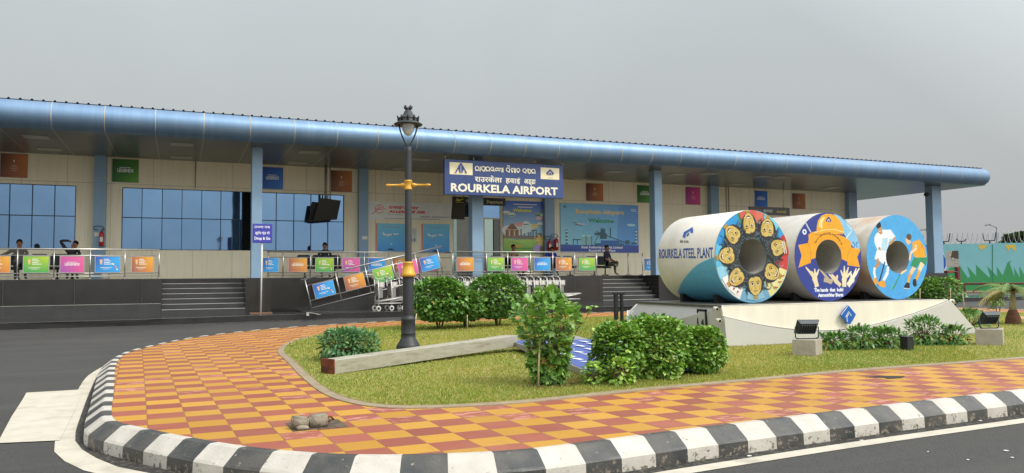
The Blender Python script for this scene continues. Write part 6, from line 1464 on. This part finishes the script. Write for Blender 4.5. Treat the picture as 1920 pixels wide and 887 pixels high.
# cement lumps in the hole in the paving, with two rusty bolts
hp_ = [atZ(a, b_, .193) for a, b_ in ((534, 793), (560, 789), (600, 783), (634, 786), (654, 800), (610, 803), (549, 809))]
tag(MB().prism([(p[0], p[1]) for p in hp_], .186, .1925).build('mortar_patch', mat('grey_mortar', '#5d5040', .95, var=.35, scale=22, bump=.9, col2='#2e2820', fac2=.4)), kind='structure')
LUMP = mat('cement_lump', '#8c8372', .95, var=.22, scale=14, bump=.6, bscale=40)
for a, b_, wd, lb in ((563, 804, .125, 'rounded cement lump with the crumbled corner in the paving hole'), (597, 801, .135, 'squarer cement lump next to the rusty bolts in the paving')):
    p = atZ(a, b_, .19); x0, y0 = float(p[0]), float(p[1])+.02; bm = bmesh.new(); bmesh.ops.create_cube(bm, size=1); bmesh.ops.bevel(bm, geom=bm.edges[:], offset=.09, segments=2, affect='EDGES'); bmesh.ops.subdivide_edges(bm, edges=bm.edges[:], cuts=1)
    q = MB(); q.add([(x0+v.co.x*wd*1.0+random.uniform(-.003, .003), y0+v.co.y*.12+random.uniform(-.003, .003), .235+v.co.z*(.10 if wd > .13 else .088)+v.co.x*(.01 if wd > .13 else -.015)+random.uniform(-.003, .003)) for v in bm.verts], [tuple(v.index for v in f.verts) for f in bm.faces], 0, True); bm.free()
    if wd < .13: q.ico((x0+.01, y0-.075, .205), .05, .03, .022, jit=.08, sub=2)
    tag(q.build('cement_lump', LUMP), lb, 'cement lump', 'cement lumps in the paving')
RUST = mat('rust_bolt', '#5a2f1c', .8, var=.3, scale=30)
for a, b_, lb in ((578, 801, 'rusty bolt between the two cement lumps'), (613, 798, 'bent rusty bolt to the side of the squarer cement lump')):
    p = atZ(a, b_, .19); q = MB(); x, y = float(p[0]), float(p[1])+.04
    q.tube([(x-.03, y, .215), (x+.035, y, .215)], .009, 8); q.tube([(x-.03, y, .25), (x+.04, y, .25), (x+.06, y, .245 if a < 600 else .225)], .008, 8); q.tube([(x, y, .20), (x, y, .262)], .007, 6); q.tube([(x-.012, y, .215), (x+.008, y, .215)], .017, 6); tag(q.build('rusty_bolt', RUST), lb, 'bolt', 'rusty bolts in the paving')
p = [atZ(a, b_, .194) for a, b_ in ((1622, 707), (1645, 704.5), (1697, 705), (1690, 708.5), (1665, 710), (1655, 707.5))]
tag(MB().prism([(q[0], q[1]) for q in p], .188, .1945).build('paving_hole', mat('dark_hole', '#2a2622', .95, var=.2)), 'dark ragged hole where a paving tile is missing', 'hole')

# ================================================================ FAR RIGHT: painted boundary wall, wire, road furniture
W0, W1 = np.array([51.15, 39.5]), np.array([54.86, 35.57]); dW = (W1-W0)/np.linalg.norm(W1-W0); nW = np.array([-dW[1], dW[0]]); nW = -nW if nW@W0 > 0 else nW
ws, we = W0-dW*26, W0+dW*24
def wallpt(s_, off=0): p = ws+dW*s_+nW*off; return p
q = MB(); H_ = 3.5
a, b_ = wallpt(0), wallpt(50); a2, b2 = wallpt(0, -.25), wallpt(50, -.25)
q.add([(a[0], a[1], 0), (b_[0], b_[1], 0), (b_[0], b_[1], H_), (a[0], a[1], H_), (a2[0], a2[1], 0), (b2[0], b2[1], 0), (b2[0], b2[1], H_), (a2[0], a2[1], H_)], [(0, 1, 2, 3), (7, 6, 5, 4), (0, 4, 5, 1), (1, 5, 6, 2), (2, 6, 7, 3), (3, 7, 4, 0)])
WO = q.build('boundary_wall', mat('wall_sky_paint', '#84c2c8', .7, var=.05, scale=1.5)); tag(WO, 'long boundary wall painted pale blue with green grass blades and yellow patches', 'wall')
P = Paint((ws[0], ws[1], 0), (dW[0], dW[1], 0), (0, 0, 1), start=.006, step=.003)
if P.n.dot(Vector((nW[0], nW[1], 0))) < 0: P.n = -P.n
zf4 = lambda x, y: (lambda h: ((h-P.o).dot(P.u), (h-P.o).dot(P.v)))(Vector(hit(1740+x/4.033, 380+y/4.033, P.o, P.n)))
z4 = lambda *pts: [zf4(*p) for p in pts]
prof_ = [(120, 560), (165, 490), (205, 488), (240, 475), (302, 570), (318, 560), (296, 478), (365, 556), (362, 468), (465, 570), (468, 548), (446, 478), (525, 560), (518, 480), (565, 552), (600, 455), (628, 435), (618, 462), (655, 562), (650, 490), (695, 568), (690, 480), (726, 545), (760, 480), (800, 560), (830, 470), (880, 560), (940, 470), (1000, 560)]
P.poly([zf4(120, 700)]+[zf4(x, y) for x, y in prof_]+[zf4(1000, 700)], '#3f9a60')
P.poly(z4((378, 318), (452, 318), (430, 345), (405, 358), (385, 340)), '#dfc054'); P.poly(z4((580, 318), (662, 318), (662, 372), (640, 350), (622, 340), (612, 365), (598, 350)), '#dfc054')
P.poly(z4((110, 318), (118, 380), (135, 430), (150, 470), (120, 545), (108, 555), (60, 560), (60, 318)), '#dfe6e8'); P.poly(z4((-160, 318), (106, 318), (112, 380), (134, 430), (135, 480), (112, 530), (90, 560), (-160, 560)), '#2c5fc0')
P.poly(z4((-160, 330), (30, 330), (20, 380), (-160, 400)), '#5f9ad8'); P.line(z4((487, 318), (487, 640)), .05, '#2f7a5c')
P.build('wall_painting', WO)
# concertina wire
zc2 = H_+.45; nturn = 150; pts = []
for i in range(nturn*8):
    s_ = 1+48*i/(nturn*8); aa_ = 2*pi*i/8; p = wallpt(s_, -.12+.30*cos(aa_)); pts.append((p[0], p[1], zc2+.42*sin(aa_)+.03*sin(i*.7)))
tag(MB().tube(pts, .015, 4).build('razor_wire', mat('galvanised_wire', '#a5a9ab', .5, .4)), 'coil of razor wire running along the top of the painted boundary wall', 'razor wire')
for i, (px_, lb) in enumerate(((1770, 'black forked bracket on the wall beside the terminal end column'), (1803, 'small leaning black forked bracket on the wall'), (1856, 'widest black forked bracket on the painted wall'))):
    h0 = hit(px_, 452, (ws[0], ws[1], 0), (nW[0], nW[1], 0)); s_ = (h0[:2]-ws)@dW; t = thing('wall_bracket', lb, 'bracket', (h0[0], h0[1], H_), 0, 'forked brackets holding the razor wire')
    c0 = wallpt(s_, -.12); w = .32 if i != 1 else .2
    A1, B1 = wallpt(s_-w, -.12), wallpt(s_+w, -.12); q = MB()
    q.tube([(A1[0]-.1*dW[0], A1[1]-.1*dW[1], H_+.78 if i != 1 else H_+.4), (A1[0], A1[1], H_+.2), (B1[0], B1[1], H_+.2), (B1[0]+.1*dW[0], B1[1]+.1*dW[1], H_+.8 if i != 1 else H_+.35)], .045, 6); q.build('fork', BLACKP, t)
    MB().tube([(c0[0], c0[1], H_-.05), (c0[0], c0[1], H_+.2)], .05, 6).build('stub', BLACKP, t); rehome(t)
# verge, guard rail, road lines
v = MB(); e0_, e1_ = [wallpt(s_, .02) for s_ in (-5, 52)], [wallpt(s_, 2.6) for s_ in (-5, 52)]
v.add([(*e0_[0], .10), (*e0_[1], .10), (*e1_[1], .06), (*e1_[0], .06), (*e1_[0], 0.001), (*e1_[1], 0.001)], [(0, 1, 2, 3), (3, 2, 5, 4)])
tag(v.build('verge', mat('verge_dirt', '#8a715a', .95, var=.2, scale=1.5)), kind='structure')
for off, w, nm in ((4.2, .16, 'far_line_marking'), (8.2, .2, 'far_line_marking')):
    q = MB(); A1, B1, A2, B2 = wallpt(-5, off), wallpt(52, off), wallpt(-5, off+w), wallpt(52, off+w); q.add([(*A1, .012), (*B1, .012), (*B2, .012), (*A2, .012)], [(0, 1, 2, 3)]); tag(q.build(nm, LINEP), kind='structure')
t = thing('guard_rail', 'low dark red guard rail running along the foot of the painted wall', 'guard rail', (50, 38, .1)); RED2 = mat('maroon_paint', '#6a2a2c', .6, var=.1)
p0, p1 = wallpt(18, 2.0), wallpt(50, 2.0); MB().tube([(p0[0], p0[1], .62), (p1[0], p1[1], .62)], .07, 8).build('rail', RED2, t)
for s_ in np.arange(19, 50, 2.1): p = wallpt(s_, 2.0); MB().tube([(p[0], p[1], .05), (p[0], p[1], .62)], .07, 8).build('post', RED2, t)
rehome(t)
# poster stand on maroon posts
hs = hit(1786, 500, (wallpt(0, 2.6)[0], wallpt(0, 2.6)[1], 0), (nW[0], nW[1], 0)); s_ = (hs[:2]-ws)@dW
def wz(px_, py): h = hit(px_, py, (wallpt(0, 2.6)[0], wallpt(0, 2.6)[1], 0), (nW[0], nW[1], 0)); return ((h[:2]-ws)@dW, h[2])
sA, zA_ = wz(1775, 501); sB, zB_ = wz(1797, 470)
t = thing('poster_stand', 'pale photo poster on dark red posts in front of the painted wall', 'poster stand', (hs[0], hs[1], .06))
A1, B1 = wallpt(sA, 2.6), wallpt(sB, 2.6); A2, B2 = wallpt(sA, 2.55), wallpt(sB, 2.55)
q = MB(); q.add([(*A1, zA_), (*B1, zA_), (*B1, zB_), (*A1, zB_), (*A2, zA_), (*B2, zA_), (*B2, zB_), (*A2, zB_)], [(0, 1, 2, 3), (7, 6, 5, 4), (0, 4, 5, 1), (1, 5, 6, 2), (2, 6, 7, 3), (3, 7, 4, 0)]); q.build('poster_board', mat('poster_pale', '#b7b0a4', .6), t)
P = Paint((A1[0], A1[1], zA_), (dW[0], dW[1], 0), (0, 0, 1), start=.006, step=.003)
if P.n.dot(Vector((nW[0], nW[1], 0))) < 0: P.n = -P.n
w, h = sB-sA, zB_-zA_
P.rect(.03, .03, w-.03, h-.03, '#b9b2a6'); P.poly([(w*.35, h*.55), (w, h*.5), (w, h), (w*.5, h)], '#5a4a3c')
for cx, cy in ((.3, .75), (.55, .5), (.8, .3)): P.ell(w*cx, h*cy, w*.14, h*.1, '#8f8a7a', n=12); P.ell(w*cx, h*cy, w*.09, h*.06, '#d8d2c0', n=12)
P.build('poster_print', t)
for s2 in (sB-.1, ): p = wallpt(s2, 2.5); MB().box(p[0]-.12, p[0]+.12, p[1]-.12, p[1]+.12, .05, zA_).build('post', RED2, t)
rehome(t)
# street lamps beyond the wall
def street_lamp(lb, px_, pt, pb, Yd, armpx, d=1):
    b = atY(px_, pb, Yd); tp = atY(px_, pt, Yd); t = thing('street_lamp', lb, 'street lamp', (b[0], Yd, 0), 0, 'grey street lamps beyond the wall'); GL = mat('lamp_grey', '#6d7275', .5, .4)
    MB().tube([(b[0], Yd, 0), (tp[0], Yd, tp[2])], [.13, .07], 8).build('pole', GL, t)
    e_ = atY(px_+armpx, pt-5, Yd); MB().tube([(tp[0], Yd, tp[2]-.05), (tp[0]+(e_[0]-tp[0])*.3, Yd, tp[2]+.12), (e_[0], Yd, e_[2])], .045, 6).build('arm', GL, t)
    MB().obox((e_[0]-.25, Yd, e_[2]+.02), (.35, 0, .06), (0, .14, 0), (0, 0, .05)).build('lamp_head', GL, t); rehome(t)
street_lamp('grey street lamp standing behind the painted wall', 1869, 427, 500, 60, -14); street_lamp('grey street lamp seen between the hockey coil and the end column', 1743, 436, 500, 66, -9)
# trees beyond the wall
def far_tree(lb, px_, ptop, pbase, Yd, rpx, seed):
    c0 = atY(px_, ptop, Yd); r = rpx*np.linalg.norm(c0)/1442; h = c0[2]; t = thing('tree', lb, 'tree', (c0[0], Yd, 0), 0, 'hazy trees beyond the wall')
    rg = np.random.default_rng(seed); n = 1600; v = rg.normal(size=(n, 3)); v /= np.linalg.norm(v, axis=1)[:, None]; k = rg.uniform(.5, 1, n)**.5*(1+.2*np.sin(v[:, 0]*5+seed)+.15*np.sin(v[:, 2]*9))
    pos = np.stack([c0[0]+v[:, 0]*r*k, Yd+v[:, 1]*r*k, h-r*.9+v[:, 2]*r*.85*k], 1)
    leaf_cloud('crown', pos, v, np.full(n, .55), shade(n, '#3a4f30', '#566b44', rg), t, 'oval', .1, .5, seed)
    q = MB(); q.tube([(c0[0], Yd, 0), (c0[0]+.1, Yd, h-r*1.3), (c0[0]-.2, Yd, h-r*.6)], [.25, .18, .08], 8); q.tube([(c0[0]+.1, Yd, h-r*1.5), (c0[0]+r*.5, Yd, h-r*.7)], [.12, .04], 6); q.build('trunk', WOODB, t); rehome(t)
far_tree('hazy tree nearest the street lamp beyond the wall', 1897, 446, 500, 62, 11, 3); far_tree('higher hazy tree beyond the wall at the picture edge', 1918, 441, 500, 62, 14, 4)

# palm at the edge of the lawn
pp_ = (17.24, 11.49); t = thing('young_palm', 'young palm with a brown fibrous base and drooping fronds at the lawn edge', 'palm', (*pp_, .2))
MB().lathe([(0, .19), (.15, .19), (.165, .24), (.15, .34), (.15, .36), (.12, .42), (.12, .44), (.085, .52), (0, .53)], (*pp_, 0), 16).build('fibrous_base', mat('palm_fibre', '#6b4a38', .95, var=.35, scale=25, bump=.9, bscale=50), t)
q = MB(); q.tube([(pp_[0], pp_[1], .5), (pp_[0]+.02, pp_[1], .75), (pp_[0]+.04, pp_[1], .98)], [.075, .06, .035], 10); q.tube([(pp_[0]-.03, pp_[1], .52), (pp_[0]-.06, pp_[1], .78)], [.035, .02], 8); q.build('trunk', mat('palm_stem', '#a89a80', .85, var=.2, scale=20), t)
rg = np.random.default_rng(9); top = Vector((pp_[0]+.04, pp_[1], .95))
for k in range(13):
    a = 2*pi*k/13+rg.uniform(-.2, .2); L_ = rg.uniform(.6, .95); up_ = rg.uniform(.25, .75)
    rib = [top+Vector((cos(a)*L_*s_, sin(a)*L_*s_, L_*(up_*s_-1.0*s_*s_*.75))) for s_ in np.linspace(0, 1, 9)]
    q = MB(); q.tube(rib, [.010]*5+[.006]*4, 5)
    for i in range(1, 9):
        for f in (0, .33, .66):
            c = rib[i-1].lerp(rib[i], f); tg = (rib[i]-rib[i-1]).normalized(); sd = tg.cross(Vector((0, 0, 1))).normalized()
            for s_ in (-1, 1):
                l = .20*(1-.5*abs(i/8-.45)); tip = c+sd*s_*l*.8+tg*l*.55+Vector((0, 0, -.05)); q.add([c-tg*.018, c+tg*.026, tip], [(0, 1, 2)])
    q.build('frond', mat('palm_leaf' if k % 3 else 'palm_leaf_dry', '#5f7a34' if k % 3 else '#9a8a4a', .6, var=.15, scale=10), t)
rehome(t)
for a, b_, s_, lb in ((1857, 596, .13, 'pale brown stone on the grass left of the palm'), (1912, 601, .15, 'pale brown stone on the grass right at the foot of the palm')):
    p = atZ(a, b_, .2); q = MB().ico((p[0], p[1], .23), s_*1.4, s_, s_*.55, jit=.08, sub=2); tag(q.build('rock', mat('sandstone', '#b09068', .9, var=.15, scale=6, bump=.3)), lb, 'rock', 'stones beside the palm')
p = atZ(1882, 588, .2); sap = shrub('sapling', 'tiny pale sapling in the grass near the farther floodlight', *(float(v) for v in atZ(1872, 588, .2)[:2]), .28, .28, .5, .95, 90, .16, '#7a9a5a', '#9ab070', None, 'long', None, 50, stems=3, fill=.5, aspect=.2, cat='sapling')
q_ = atY(1778, 521, YF+.6); t = thing('red_hose_box', 'small dark red fitting on the end corner of the granite terrace', 'fitting', (q_[0], YF+.6, ZP)); 
MB().box(q_[0]-.15, q_[0]+.35, YF+.5, YF+.75, ZP+.001, ZP+.12).build('casing', mat('fitting_red', '#8a2a2a', .5), t, bevel=.02); MB().tube([(q_[0]+.35, YF+.62, ZP+.07), (q_[0]+.7, YF+.62, ZP+.04)], .05, 8).build('nozzle', BLACKP, t); rehome(t)
# small cctv camera under the roof corner
q_ = atY(1738, 364, YC); t = thing('dome_camera', 'small black camera fixed to the end column under the roof', 'camera', tuple(q_)); MB().tube([tuple(q_), (q_[0]+.25, YC, q_[2]+.05)], .03, 6).build('bracket', BLACKP, t); MB().ico((q_[0]-.05, YC, q_[2]-.02), .13, .13, .11, sub=2).build('camera_body', BLACKP, t); rehome(t)
